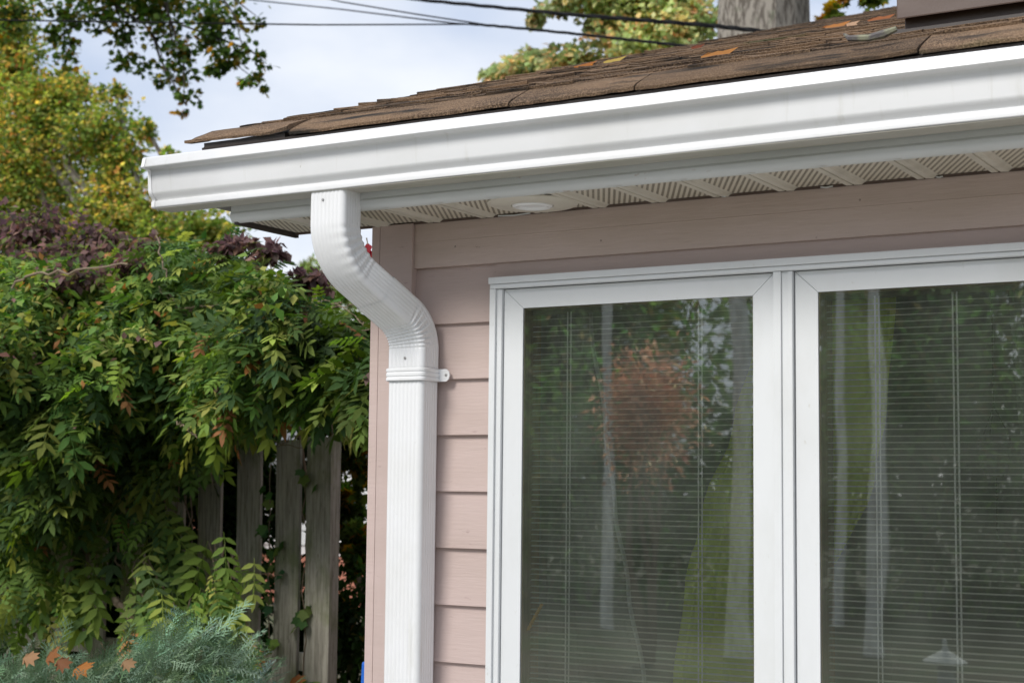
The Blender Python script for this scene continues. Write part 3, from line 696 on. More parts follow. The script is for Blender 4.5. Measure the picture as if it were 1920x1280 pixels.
# ================================================================== FENCE
FY = 2.6
fence = empty('wooden_fence', (-7, FY, 0), 'weathered grey picket fence half buried in vines left of the house', 'fence')
def picket(wd, h, seed):
    r_ = random.Random(seed); n = 8; vs = []
    for i in range(n+1):
        z = h*i/n; b = 0.002*math.sin(i*1.1+seed)
        vs += [(-wd/2+b, -0.010, z), (-wd*0.18+b, -0.0125, z), (wd*0.2+b, -0.011, z), (wd/2+b, -0.0095, z), (wd/2+b, 0.010, z), (-wd/2+b, 0.010, z)]
    fs = []
    for i in range(n):
        for j in range(6): fs.append((i*6+j, i*6+(j+1) % 6, (i+1)*6+(j+1) % 6, (i+1)*6+j))
    fs += [tuple(range(6))[::-1], tuple(n*6+j for j in range(6))]
    return MB().add(vs, fs).mesh('picket', FENCEW)
PK = [picket(0.148, 1.872, 1), picket(0.146, 1.862, 2), picket(0.15, 1.88, 3)]
def fx(px): return float(at(px, 900, FY)[0])
front = [482, 542, 600] 
xs_f = [fx(480), fx(549), fx(606)]
xx = fx(405)
while xx > -10.5: xs_f.append(xx); xx -= 0.265
for i, xx in enumerate(xs_f):
    o_ = obj('picket', PK[i % 3], fence, (xx, FY-0.02, random.uniform(-0.01, 0.012))); o_.rotation_euler = (R(random.uniform(-0.4, 0.6)), R(random.uniform(-0.5, 0.5)), R(random.uniform(-1.5, 1.5)))
for z in (0.22, 0.74):
    rl_ = MB(); rl_.box(-10.5, fx(606), FY-0.006, FY+0.034, z, z+0.085); rl_.build('rail', FENCEW, fence)
for xx in (fx(607), fx(618)-2.4, fx(618)-4.8):
    ps = MB(); ps.box(xx-0.040, xx+0.040, FY-0.005, FY+0.085, 0, 1.86); ps.build('post', FENCEW, fence, bevel=0.004)

# ================================================================== FOLIAGE TOOLS
def rot_from(dirs, rolls, tips=None):
    """orientation matrices whose +x axis is dirs; normal is near 'up' turned by rolls"""
    d = dirs/np.linalg.norm(dirs, axis=1, keepdims=True)
    up_ = np.tile([0.0, 0.0, 1.0], (len(d), 1)) + 0.001
    s_ = np.cross(up_, d); s_ /= np.linalg.norm(s_, axis=1, keepdims=True); n_ = np.cross(d, s_)
    c, sn = np.cos(rolls)[:, None], np.sin(rolls)[:, None]
    s2_ = s_*c + n_*sn; n2 = -s_*sn + n_*c
    return np.stack([d, s2_, n2], axis=2)
def scatter(T, F, pos, Rm, size, cols, jit=0.0):
    """T (n,3) template, F faces; returns V, F, C"""
    m_ = len(pos); V = np.einsum('mij,nj->mni', Rm, T)*size[:, None, None] + pos[:, None, :]
    FF = (np.asarray(F)[None] + (np.arange(m_)*len(T))[:, None, None]).reshape(-1, len(F[0]))
    C = np.repeat(cols, len(T), axis=0)
    return V.reshape(-1, 3), FF, C
SIMPLE_T = np.array([[0, 0, 0], [0.45, 0.24, 0.05], [1, 0, -0.10], [0.45, -0.24, 0.05]]); SIMPLE_F = [(0, 1, 2), (0, 2, 3)]
def star_leaf(lobes, deep, seed=0):
    pts = [(0, 0, 0)]
    n = lobes; 
    for i in range(n):
        a_ = -2.3+4.6*i/(n-1); L_ = 1.0-0.32*abs(a_)/2.3
        pts.append((0.30+L_*0.62*math.cos(a_), L_*0.62*math.sin(a_), -0.06*abs(math.sin(a_))))
        if i < n-1:
            am = a_+2.3/(n-1); pts.append((0.30+L_*deep*math.cos(am), L_*deep*math.sin(am), 0.03))
    k = len(pts); return np.array(pts), [(0, i, i+1) for i in range(1, k-1)]
OAK_T, OAK_F = star_leaf(7, 0.38); MAP_T, MAP_F = star_leaf(5, 0.32)
IVY_T, IVY_F = star_leaf(5, 0.44)
def pinnate(pairs=5, seed=0, lw=0.26, ll=0.30, droop=0.25):
    r_ = random.Random(seed); T, F = [], []
    def leaflet(base, ang, L_, w_, pitch):
        ca, sa = math.cos(ang), math.sin(ang); b = len(T)
        for (u_, v_, h) in ((0, 0, 0), (0.32, w_*0.5, 0.012), (0.68, w_*0.38, 0.0), (1, 0, -0.05), (0.68, -w_*0.38, 0.0), (0.32, -w_*0.5, 0.012), (0.5, 0, -0.02)):
            u2, v2 = u_*L_, v_*L_
            T.append((base[0]+u2*ca-v2*sa, base[1]+u2*sa+v2*ca, base[2]+h*L_-pitch*u2))
        F.extend([(b, b+6, b+1), (b+1, b+6, b+2), (b+2, b+6, b+3), (b+3, b+6, b+4), (b+4, b+6, b+5), (b+5, b+6, b)])
    def rz(x): return -droop*x*x
    for i in range(pairs):
        x = 0.16+0.70*i/(pairs-1)
        for s_ in (1, -1):
            leaflet((x, 0, rz(x)), s_*(1.15-0.35*i/pairs+r_.uniform(-0.12, 0.12)), ll*(1-0.12*abs(i-pairs/2)/pairs)*r_.uniform(0.9, 1.1), 0.40, 0.25+r_.uniform(-0.1, 0.2))
    leaflet((0.88, 0, rz(0.88)), r_.uniform(-0.1, 0.1), ll*1.05, 0.40, 0.5)
    b = len(T)
    for x in (0, 0.3, 0.6, 0.9): T.append((x, 0.006, rz(x)-0.004)); T.append((x, -0.006, rz(x)-0.004))
    for i in range(3): F.extend([(b+2*i, b+2*i+1, b+2*i+3), (b+2*i, b+2*i+3, b+2*i+2)])
    return np.array(T), F
PIN = [pinnate(5, 1), pinnate(6, 2, droop=0.4), pinnate(4, 3, ll=0.34), pinnate(6, 4, ll=0.25, droop=0.15)]
FLEAF = leaf_mat('vine_leaf', 0.32, 0.65)
TLEAF = leaf_mat('tree_leaf', 0.5, 0.6)
NEEDLE = leaf_mat('needle_foliage', 0.15, 0.6)

def pal(n, colors, weights, var=0.18):
    c = np.array(colors)[rng.choice(len(colors), n, p=np.array(weights)/sum(weights))]
    return np.clip(c*rng.normal(1, var, (n, 1))*rng.normal(1, var*0.35, (n, 3)), 0.004, 0.95)

# ================================================================== WISTERIA ON THE FENCE
vine = empty('wisteria_vine', (-6.0, 2.4, 0), 'great green mass of vine with feather shaped leaves piled over the fence', 'vine')
VG = [(0.085, 0.150, 0.032), (0.135, 0.205, 0.040), (0.065, 0.120, 0.042), (0.21, 0.28, 0.055), (0.32, 0.36, 0.09), (0.38, 0.18, 0.07)]
VWt = [5, 4, 4, 1.6, 0.5, 0.22]
def top_px(px):   # silhouette of the vine mass in the photo, as height over the fence
    return np.interp(px, [-200, 0, 130, 300, 430, 520, 580, 640, 700, 760], [470, 475, 480, 450, 450, 510, 560, 600, 635, 670])
def bot_px(px):   # lower edge of the overhanging leaves
    return np.interp(px, [-200, 0, 90, 200, 260, 330, 420, 470, 560, 640, 700], [1120, 1010, 960, 900, 880, 870, 790, 745, 735, 735, 745])
def vine_points(n, ylo, yhi, bottom_pad=0):
    P = []
    while len(P) < n:
        px = rng.uniform(-200, 760); py = rng.uniform(400, 1180)
        y = rng.uniform(ylo, yhi)
        if py < top_px(px)+8*rng.random() or py > bot_px(px)+bottom_pad*rng.random(): continue
        P.append(at(px, py, y))
    return np.array(P)
def bulge_y(P):
    """front surface of the mass: bellies out over the fence, tucks in below"""
    z = P[:, 2]; x = P[:, 0]
    f_ = 2.35 - 0.75*np.exp(-((z-2.25)/0.55)**2) - 0.35*np.exp(-((z-1.2)/0.5)**2)*(x < -5.6) + 0.18*np.sin(x*3.1+z*2.3) + 0.15*np.sin(x*7.3-z*5.1)
    return f_
def vine_layer(n, scale, back, name, seed, parts=0, bright=1.0, pad=0):
    # sample world x, z through a mid plane then place each on the bulging surface
    P = vine_points(n, 1.9, 1.9, pad); fy = bulge_y(P)
    y = fy + np.abs(rng.normal(0, 1, n))*0.12 + back
    # keep angular place: slide along sight from the eye of a person standing at the window corner
    t = (y+3.67)/(P[:, 1]+3.67); P = CAM + (P-CAM)*t[:, None]
    clump = np.sin(P[:, 0]*4.1+1.3*P[:, 2])*np.sin(P[:, 2]*5.2+P[:, 0]*1.7)
    keep = rng.random(n) < np.clip(0.80+0.55*clump, 0.22, 1); P = P[keep]; n = len(P); clump = clump[keep]
    a_ = rng.uniform(0, 2*PI, n)
    dirs = np.stack([0.75*np.cos(a_)+0.25, -0.55+0.5*np.sin(a_), -0.30+0.35*rng.normal(0, 1, n)], 1)
    Rm = rot_from(dirs, rng.normal(0.0, 0.45, n)); size = scale*rng.uniform(0.7, 1.25, n)*np.clip(1.12-0.42*(P[:, 2]-2.0), 0.66, 1.1)
    cols = pal(n, VG, VWt)*bright
    cols *= np.clip(1+0.35*np.sin(P[:, 0:1]*2.3+P[:, 2:3]*3.1), 0.6, 1.4)
    idx = rng.integers(0, 4, n)
    dist = np.linalg.norm(P-CAM, axis=1); order = np.argsort(dist)
    part_ids = set(rng.choice(order[:int(len(order)*0.8)], min(parts, n), replace=False).tolist()) if parts else set()
    for i in part_ids:
        T, F_ = PIN[idx[i]]
        key = ('leafmesh', int(idx[i]), i % 12)
        if key not in LEAFM: LEAFM[key] = mesh_np('compound_leaf', T, F_, FLEAF, np.tile(cols[i], (len(T), 1)))
        o_ = bpy.data.objects.new('compound_leaf', LEAFM[key]); link(o_, vine)
        Mx = Matrix(Rm[i].tolist()).to_4x4(); Mx = Matrix.Translation(Vector(P[i])-vine.location) @ Mx @ Matrix.Scale(float(size[i]), 4)
        o_.matrix_local = Mx
    VV, FF, CC, b = [], [], [], 0
    for k in range(4):
        sel = np.array([i for i in range(n) if idx[i] == k and i not in part_ids]); T, F_ = PIN[k]
        if len(sel) == 0: continue
        V, F2, C = scatter(T, F_, P[sel], Rm[sel], size[sel], cols[sel]); VV.append(V); FF.append(F2+b); CC.append(C); b += len(V)
    me = mesh_np(name, np.vstack(VV)-np.array(vine.location), np.vstack(FF), FLEAF, np.vstack(CC))
    o_ = bpy.data.objects.new(name, me); link(o_, vine); o_['kind'] = 'stuff'
LEAFM = {}
vine_layer(3100, 0.188, 0.0, 'foliage', 1, parts=280)
vine_layer(5600, 0.182, 0.22, 'foliage', 2)
vine_layer(3600, 0.22, 0.65, 'foliage', 3, pad=20)
# sprigs hanging in front of the fence, low left
def sprigs(specs):
    VV, FF, CC, b = [], [], [], 0; st_ = MB()
    for (px, py, rx, ry, n, y, sc_, br) in specs:
        P = np.array([at(px+rx*rng.normal(0, 0.5), py+ry*rng.normal(0, 0.5), y+rng.uniform(-0.1, 0.1)) for _ in range(n)])
        a_ = rng.uniform(-0.9, 0.9, n); dirs = np.stack([np.sin(a_)*0.9+0.35, -0.5+0*a_, -0.75+0.3*rng.normal(0, 1, n)], 1)
        Rm = rot_from(dirs, rng.normal(0, 0.5, n)+PI*0.0); k = rng.integers(0, 4)
        T, F_ = PIN[k]; V, F2, C = scatter(T, F_, P, Rm, sc_*rng.uniform(0.8, 1.2, n), pal(n, VG, [3, 4, 1.5, 3, 1.4, 0.2])*br)
        VV.append(V); FF.append(F2+b); CC.append(C); b += len(V)
        for _ in range(3):
            a0 = at(px+rx*rng.normal(0, .4), py-ry*1.2, y+0.1); a1 = at(px+rx*rng.normal(0, .4), py+ry*1.0, y); mid = (a0+a1)/2+rng.normal(0, 0.04, 3)
            MB().tube([a0, (a0+mid)/2+rng.normal(0, .012, 3), mid, (a1+mid)/2+rng.normal(0, .012, 3), a1], 0.0035, 5).build('stem', TWIG, vine)
    me = mesh_np('foliage', np.vstack(VV)-np.array(vine.location), np.vstack(FF), FLEAF, np.vstack(CC))
    o_ = bpy.data.objects.new('foliage', me); link(o_, vine); o_['kind'] = 'stuff'
sprigs([(250, 900, 50, 60, 22, 2.2, 0.22, 0.9), (180, 980, 45, 60, 14, 2.3, 0.2, 0.8), (60, 950, 70, 90, 34, 2.2, 0.27, 1.0), (60, 1090, 60, 70, 40, 2.1, 0.27, 0.95), (130, 1060, 60, 50, 22, 2.15, 0.25, 0.95), (300, 960, 45, 70, 22, 2.2, 0.25, 0.9), (330, 1000, 50, 90, 22, 2.25, 0.24, 1.0),
        (290, 1120, 60, 60, 22, 2.0, 0.22, 1.15), (400, 1100, 55, 70, 22, 2.1, 0.23, 1.2), (440, 1190, 45, 50, 20, 2.0, 0.22, 1.2), (430, 1060, 30, 25, 6, 2.2, 0.2, 1.1), (370, 1180, 60, 50, 14, 2.0, 0.22, 1.1), (10, 1030, 40, 120, 16, 2.3, 0.26, 0.8)])
# small leaved growth threaded through the top of the mass
P = vine_points(16000, 1.9, 1.9); P = P[P[:, 2] + rng.normal(0, 0.25, len(P)) > 2.25]; y = bulge_y(P) + rng.normal(0, 1, len(P))*0.15 + 0.05
P = CAM + (P-CAM)*((y+3.67)/(P[:, 1]+3.67))[:, None]; k = np.sin(P[:, 0]*3.3+P[:, 2]*2.1)*np.sin(P[:, 2]*4.7-P[:, 0]); P = P[k+rng.random(len(P)) > 0.35]; n = len(P)
V_, F_2, C_ = scatter(SIMPLE_T*np.array([1, 1.3, 1]), SIMPLE_F, P, rot_from(rng.normal(0, 1, (n, 3))+np.array([0, -0.5, -0.4]), rng.uniform(-0.8, 0.8, n)), 0.05*rng.uniform(0.6, 1.4, n),
                      pal(n, [(0.10, 0.18, 0.04), (0.18, 0.25, 0.055), (0.32, 0.32, 0.08), (0.42, 0.20, 0.08), (0.22, 0.13, 0.11)], [5, 4, 1.8, 0.5, 0.7]))
o_ = bpy.data.objects.new('foliage', mesh_np('foliage', V_-np.array(vine.location), F_2, FLEAF, C_)); link(o_, vine); o_['kind'] = 'stuff'
# bare stems and tendrils
vs_ = MB()
def wig(pxs, y, r0, r1, n=14, amp=0.02):
    P = [at(a_, b_, y if not isinstance(c_, float) else c_) for a_, b_, c_ in [(q[0], q[1], q[2] if len(q) > 2 else y) for q in pxs]]
    pts = []
    for i in range(len(P)-1):
        for k in range(n//(len(P)-1)+1): t = k/(n//(len(P)-1)+1); pts.append(P[i]*(1-t)+P[i+1]*t+rng.normal(0, amp*0.25, 3))
    pts.append(P[-1]); m_ = len(pts); MB().tube(pts, [r0+(r1-r0)*i/(m_-1) for i in range(m_)], 6).build('stem', TWIG, vine)
wig([(20, 965), (90, 1000), (180, 1040)], 2.35, 0.014, 0.010); wig([(95, 945), (130, 985), (165, 1050), (160, 1090)], 2.3, 0.011, 0.008)
wig([(160, 985), (170, 1030), (190, 1090)], 2.3, 0.008, 0.006); wig([(225, 960), (220, 1050), (245, 1100)], 2.2, 0.006, 0.005)
wig([(230, 880), (225, 950)], 2.2, 0.006, 0.006); wig([(160, 1150), (190, 1200), (215, 1270)], 2.1, 0.005, 0.004); wig([(215, 1120), (260, 1180)], 2.1, 0.02, 0.015)
wig([(20, 535), (70, 510), (140, 507), (240, 495)], 1.35, 0.006, 0.004, amp=0.03); wig([(290, 430), (300, 470), (312, 520)], 1.3, 0.004, 0.003)
wig([(435, 1055), (460, 1070), (500, 1077), (530, 1078)], 2.45, 0.003, 0.002); wig([(360, 1040), (355, 1100), (365, 1130)], 2.2, 0.004, 0.003)
wig([(590, 735), (597, 775), (606, 815)], 1.9, 0.004, 0.003); wig([(540, 660), (600, 672), (640, 665)], 1.7, 0.006, 0.004)
wig([(560, 700), (620, 690), (690, 680)], 1.8, 0.006, 0.004); wig([(330, 790), (350, 800), (370, 820)], 1.6, 0.004, 0.003)
wig([(480, 1250), (505, 1215)], 2.45, 0.004, 0.002); wig([(470, 600), (520, 640), (560, 700)], 1.6, 0.005, 0.003)
for _ in range(44):
    a_ = rng.uniform(300, 690); b_ = rng.uniform(560, 830); wig([(a_, b_), (a_+rng.normal(0, 30), b_+rng.normal(0, 12)), (a_+rng.normal(20, 50), b_+rng.normal(10, 25))], rng.uniform(1.9, 2.3), 0.004, 0.002)

# inner dark leaves and shrubs behind the fence
def blob_leaves(centers, n, size, colors, weights, mat_, T=SIMPLE_T, F_=SIMPLE_F, var=0.2, shell=0.35, tone=None, droop=-0.2, per=22, spread=0.10):
    """centers: list of (x, y, z, rx, ry, rz); leaves in and around each lobe"""
    vol = np.array([c[3]*c[4]+c[3]*c[5] for c in centers]); cnt = rng.multinomial(n, vol/vol.sum())
    P = []; O = []; CB = []; CP = []
    for c, m_ in zip(centers, cnt):
        if m_ == 0: continue
        # sub clusters give an uneven outline with gaps
        k = max(3, m_//per); d_ = rng.normal(0, 1, (k, 3)); d_ /= np.linalg.norm(d_, axis=1, keepdims=True)
        rad_ = (1-shell*rng.random((k, 1))**1.3)*rng.uniform(0.75, 1.12, (k, 1)); cc = d_*rad_
        ci = rng.integers(0, k, m_); q = cc[ci] + rng.normal(0, spread, (m_, 3))
        CB.append(rng.normal(1, 0.26, k).clip(0.5, 1.7)[ci]); CP.append(rng.choice(len(colors), k, p=np.array(weights)/sum(weights))[ci])
        P.append(q*np.array(c[3:6])+np.array(c[:3])); O.append(q)
    P = np.vstack(P); O = np.vstack(O); n = len(P)
    dirs = O + rng.normal(0, 0.8, (n, 3)); dirs[:, 2] += droop
    Rm = rot_from(dirs, rng.uniform(-0.9, 0.9, n)); cols = pal(n, colors, weights, var); CB = np.concatenate(CB)[:, None]; CP = np.concatenate(CP)
    same = rng.random((n, 1)) < 0.55; cols = np.where(same, np.array(colors)[CP]*rng.normal(1, var*0.7, (n, 1)), cols)*CB
    if tone is not None: cols = tone(P, cols)
    return scatter(T, F_, P, Rm, size*rng.uniform(0.7, 1.3, n), np.clip(cols, 0.003, 0.9))
def C(px, py, y, rp, ry=None, rz=None):
    p = at(px, py, y); s_ = depth(p)/F_PX; return (p[0], p[1], p[2], rp*s_, (ry or rp)*s_, (rz or rp)*s_)
def foliage_obj(name, parent, args_list, kind='stuff', mat_=TLEAF):
    VV, FF, CC, b = [], [], [], 0
    for (V, F2, Cc) in args_list: VV.append(V); FF.append(F2+b); CC.append(Cc); b += len(V)
    base = np.array(parent.location) if parent is not None else np.zeros(3)
    me = mesh_np(name, np.vstack(VV)-base, np.vstack(FF), mat_, np.vstack(CC)); o_ = bpy.data.objects.new(name, me); link(o_, parent)
    if kind: o_['kind'] = kind
    return o_
def limbs(mb, base, tips, r0, r1=0.02, bend=0.12):
    base = np.array(base, float)
    for tp in tips:
        tp = np.array(tp, float); m1 = base*0.65+tp*0.35+rng.normal(0, bend, 3)*0.5; m1[2] = base[2]*0.5+tp[2]*0.5-0.1*abs(tp[2]-base[2]); m2 = base*0.3+tp*0.7+rng.normal(0, bend, 3)*0.6
        mb.tube([base, m1, m2, tp], [r0, r0*0.7, r0*0.45, r1], 7)

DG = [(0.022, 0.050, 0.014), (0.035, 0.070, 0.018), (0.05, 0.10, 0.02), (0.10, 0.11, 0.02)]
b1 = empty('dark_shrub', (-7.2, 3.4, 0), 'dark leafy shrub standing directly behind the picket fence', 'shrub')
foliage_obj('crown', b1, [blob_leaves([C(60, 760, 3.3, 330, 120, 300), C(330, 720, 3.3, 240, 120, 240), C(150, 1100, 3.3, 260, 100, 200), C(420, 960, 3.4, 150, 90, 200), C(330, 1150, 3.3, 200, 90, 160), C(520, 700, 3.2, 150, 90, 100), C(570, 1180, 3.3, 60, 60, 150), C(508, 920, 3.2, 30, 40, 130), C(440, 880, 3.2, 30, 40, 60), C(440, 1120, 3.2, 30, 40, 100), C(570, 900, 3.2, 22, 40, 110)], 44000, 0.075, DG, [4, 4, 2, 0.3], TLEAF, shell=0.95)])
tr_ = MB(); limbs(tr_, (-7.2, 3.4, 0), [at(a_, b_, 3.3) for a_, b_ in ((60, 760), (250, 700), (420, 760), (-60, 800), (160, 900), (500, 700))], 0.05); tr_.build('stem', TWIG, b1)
# shrub in the gap right of the fence: green with yellow leaves
b2 = empty('yellowing_shrub', (-5.0, 4.0, 0), 'shrub with yellowing leaves in the gap between fence and house corner', 'shrub')
foliage_obj('crown', b2, [blob_leaves([C(660, 840, 3.6, 60, 60, 80), C(700, 700, 3.6, 90, 70, 90), C(650, 960, 3.8, 45, 50, 60), C(665, 1030, 3.5, 36, 40, 55)], 5200, 0.066, [(0.06, 0.11, 0.02), (0.34, 0.22, 0.04), (0.10, 0.14, 0.03), (0.30, 0.14, 0.03)], [5, 2.0, 3, 0.7], TLEAF, MAP_T, MAP_F, shell=0.9),
                          blob_leaves([C(650, 1180, 3.4, 90, 60, 130), C(620, 690, 3.2, 110, 60, 95), C(690, 640, 3.2, 80, 60, 60)], 5200, 0.06, DG+[(0.18, 0.13, 0.03)], [3, 4, 3, 1, 0.4], TLEAF, shell=0.95)])
tr_ = MB(); limbs(tr_, (-4.9, 4.2, 0), [at(a_, b_, 3.9) for a_, b_ in ((640, 960), (660, 900), (690, 850), (670, 760), (640, 820), (620, 1000), (700, 930), (655, 1010))], 0.028, 0.004, 0.25); tr_.build('stem', TWIG, b2)
# ivy on the pickets
ivy = empty('ivy', (-5.0, 2.5, 0), 'ivy creeping up the narrow gaps between the two right-hand pickets', 'vine')
ip = []
for (px, py, n, s_) in ((505, 985, 7, 22), (510, 1040, 5, 18), (500, 930, 3, 14), (555, 1135, 3, 16), (578, 1125, 2, 10), (565, 1165, 2, 10), (585, 900, 2, 10), (572, 895, 1, 6), (500, 1110, 3, 16), (510, 1205, 3, 10), (585, 1275, 4, 16), (565, 875, 1, 5), (508, 1075, 3, 12), (505, 1150, 2, 12)):
    for _ in range(n): ip.append(at(px+rng.normal(0, s_*0.6), py+rng.normal(0, s_), 2.53+rng.uniform(-0.02, 0.04)))
ip = np.array(ip); n = len(ip)
for i in range(n):
    cc = pal(1, [(0.08, 0.17, 0.05), (0.15, 0.23, 0.06), (0.05, 0.12, 0.05)], [4, 2, 2])[0]
    if i % 9 == 0 or i < 9: IVM = [mesh_np('ivy_leaf', IVY_T, IVY_F, FLEAF, np.tile(c_, (len(IVY_T), 1))) for c_ in pal(4, [(0.08, 0.17, 0.05), (0.15, 0.23, 0.06), (0.05, 0.12, 0.05)], [4, 2, 2])]
    o_ = bpy.data.objects.new('ivy_leaf', IVM[i % 4]); link(o_, ivy)
    Rm = rot_from(np.array([[rng.normal(0, 0.5), -0.45, -1.0]]), np.array([rng.normal(0, 0.3)]))[0]
    o_.matrix_local = Matrix.Translation(Vector(ip[i])-ivy.location) @ Matrix(Rm.tolist()).to_4x4() @ Matrix.Scale(float(rng.uniform(0.05, 0.075)), 4)
iv = MB()
for px0 in (505, 570): iv.tube([at(px0+rng.normal(0, 4), py, 2.56) for py in range(1290, 860, -30)], 0.003, 5)
iv.build('stem', TWIG, ivy)

# ================================================================== JUNIPER (low left)
jun = empty('juniper', (-4.4, 0.75, 0), 'blue green juniper bush with feathery sprays at the lower left', 'shrub')
def juniper_spray(seed):
    r_ = random.Random(seed); T, F_ = [], []
    def strip(a_, b_, w_):
        a_, b_ = Vector(a_), Vector(b_); d_ = (b_-a_); s_ = d_.cross(Vector((r_.uniform(-.5, .5), r_.uniform(-.5, .5), 1))).normalized()*w_; k = len(T)
        T.extend([tuple(a_+s_), tuple(a_-s_), tuple(b_)]); F_.append((k, k+1, k+2))
    strip((0, 0, 0), (1, 0, 0.05), 0.012)
    for i in range(15):
        x = 0.10+0.85*i/15; s_ = 1 if i % 2 else -1; L_ = 0.34*(1-x*0.7)
        b = Vector((x, 0, 0.05*x)); e = b+Vector((L_*0.85, s_*L_*0.62, r_.uniform(-0.25, 0.25)*L_)); strip(b, e, 0.011)
        for k in range(5):
            t = 0.2+0.16*k; q = b.lerp(e, t); s2_ = 1 if k % 2 else -1
            strip(q, q+Vector((0.075, s2_*0.05+s_*0.03, r_.uniform(-0.04, 0.04))), 0.0095)
    return np.array(T), F_
JS = [juniper_spray(i) for i in range(4)]
JC = [(0.20, 0.29, 0.17), (0.27, 0.39, 0.26), (0.12, 0.18, 0.09), (0.32, 0.45, 0.33)]
lst = []
def jtop(px): return np.interp(px, [-100, 0, 60, 130, 220, 280, 330, 400, 440, 500, 560], [1222, 1222, 1214, 1230, 1220, 1182, 1172, 1172, 1222, 1305, 1350])
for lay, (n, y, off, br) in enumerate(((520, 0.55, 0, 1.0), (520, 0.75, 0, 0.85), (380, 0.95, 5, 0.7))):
    P = []
    while len(P) < n:
        px = rng.uniform(-150, 520); py = rng.uniform(1150, 1420)
        if py < jtop(px)+off+25: continue
        P.append(at(px, py, y+rng.normal(0, 0.06)))
    P = np.array(P); dirs = np.stack([0.75+0.3*rng.normal(0, 1, n), -0.25+0.45*rng.normal(0, 1, n), 0.42+0.35*rng.normal(0, 1, n)], 1)
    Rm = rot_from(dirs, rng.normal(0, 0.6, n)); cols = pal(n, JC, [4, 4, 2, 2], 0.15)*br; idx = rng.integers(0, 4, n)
    for k in range(4):
        s_ = np.where(idx == k)[0]; lst.append(scatter(*JS[k], P[s_], Rm[s_], rng.uniform(0.12, 0.2, len(s_)), cols[s_]))
# long wisps
foliage_obj('foliage', jun, lst, mat_=NEEDLE)
jt = MB(); limbs(jt, (-4.5, 0.8, 0), [at(a_, b_, 0.75) for a_, b_ in ((0, 1260), (120, 1240), (250, 1220), (380, 1220), (430, 1270))], 0.04, 0.008); jt.build('stem', TWIG, jun)
# fallen oak leaves
def fallen(p, size, col, nrm_dir, roll, label, curl=1.0):
    T = OAK_T.copy(); T[:, 2] = -0.35*curl*np.abs(T[:, 1])**1.2*1.2 + 0.06*np.sin(T[:, 0]*6)
    me = mesh_np('fallen_leaf', T-np.array([0.5, 0, 0]), OAK_F, TLEAF, np.tile(col, (len(T), 1))); o_ = bpy.data.objects.new('fallen_leaf', me); link(o_)
    Rm = rot_from(np.array([nrm_dir], float), np.array([roll]))[0]
    o_.matrix_world = Matrix.Translation(Vector(p)) @ Matrix(Rm.tolist()).to_4x4() @ Matrix.Scale(size, 4)
    return tag(o_, label, 'leaf', 'fallen dry oak leaves')
BRN = (0.36, 0.15, 0.06)
fallen(at(60, 1232, 0.42), 0.075, (0.48, 0.27, 0.15), (1, 0.2, 0.1), 0.9, 'pale tan dry leaf on the juniper nearest the left photo edge')
fallen(at(100, 1222, 0.42), 0.085, BRN, (0.6, 0.2, 0.7), 0.8, 'russet dry leaf standing upright on the juniper crest')
fallen(at(120, 1245, 0.40), 0.07, (0.28, 0.12, 0.06), (1, 0, -0.4), 0.9, 'dark russet leaf lying below the upright one on the juniper')
fallen(at(158, 1250, 0.40), 0.095, (0.50, 0.20, 0.06), (1, 0.1, 0.25), 0.7, 'broad orange brown leaf, rightmost of the pair in the juniper middle')
fallen(at(243, 1245, 0.38), 0.06, (0.42, 0.25, 0.14), (1, 0.1, -0.3), 0.9, 'small tan leaf alone on the right half of the juniper')
fallen(at(560, 1275, 2.40), 0.10, BRN, (1, 0.1, 0.2), 0.9, 'brown leaf caught at the foot of the light picket')

# ================================================================== PURPLE LEAVED DOGWOOD behind the vine
PUR = [(0.15, 0.09, 0.095), (0.19, 0.115, 0.105), (0.10, 0.065, 0.06), (0.14, 0.17, 0.05), (0.23, 0.13, 0.09)]
dog = empty('purple_leaved_tree', (-7.6, 3.4, 0), 'small tree with drooping dull purple leaves above the vine at left', 'tree')
foliage_obj('crown', dog, [blob_leaves([C(60, 430, 2.4, 110, 50, 45), C(-60, 440, 2.5, 120, 50, 60), C(190, 445, 2.5, 70, 40, 28), C(130, 475, 2.2, 90, 50, 30), C(270, 455, 2.1, 50, 40, 22), C(20, 500, 2.2, 80, 40, 50), C(250, 490, 2.0, 50, 40, 20), C(150, 520, 1.9, 90, 40, 26)], 3800, 0.043, PUR, [3, 3, 2, 2.2, 0.6], TLEAF, SIMPLE_T*np.array([1, 1.5, 1]), SIMPLE_F, shell=0.9, droop=-0.8, per=10, spread=0.16)])
tr_ = MB(); limbs(tr_, (-7.4, 3.2, 0), [at(a_, b_, 2.4) for a_, b_ in ((60, 430), (200, 445), (-60, 430), (270, 455), (130, 470))], 0.05, 0.006); tr_.build('trunk', TWIG, dog)
dog2 = empty('purple_leaved_shrub', (-5.3, 2.9, 0), 'reddish purple leaved shrub poking out under the roof end', 'shrub')
foliage_obj('crown', dog2, [blob_leaves([C(505, 465, 2.0, 32, 30, 22), C(440, 462, 2.1, 60, 40, 16), C(480, 490, 2.0, 25, 20, 16), C(590, 525, 2.2, 55, 40, 22), C(560, 540, 2.2, 40, 30, 16)], 900, 0.046, PUR, [3, 4, 2, 0.3, 1], TLEAF, SIMPLE_T*np.array([1, 1.5, 1]), SIMPLE_F, shell=0.9, droop=-0.5, per=8, spread=0.16)])
tr_ = MB(); limbs(tr_, (-5.3, 3.5, 0), [at(a_, b_, 2.8) for a_, b_ in ((505, 485), (440, 475), (590, 545))], 0.016, 0.004); tr_.build('stem', TWIG, dog2)
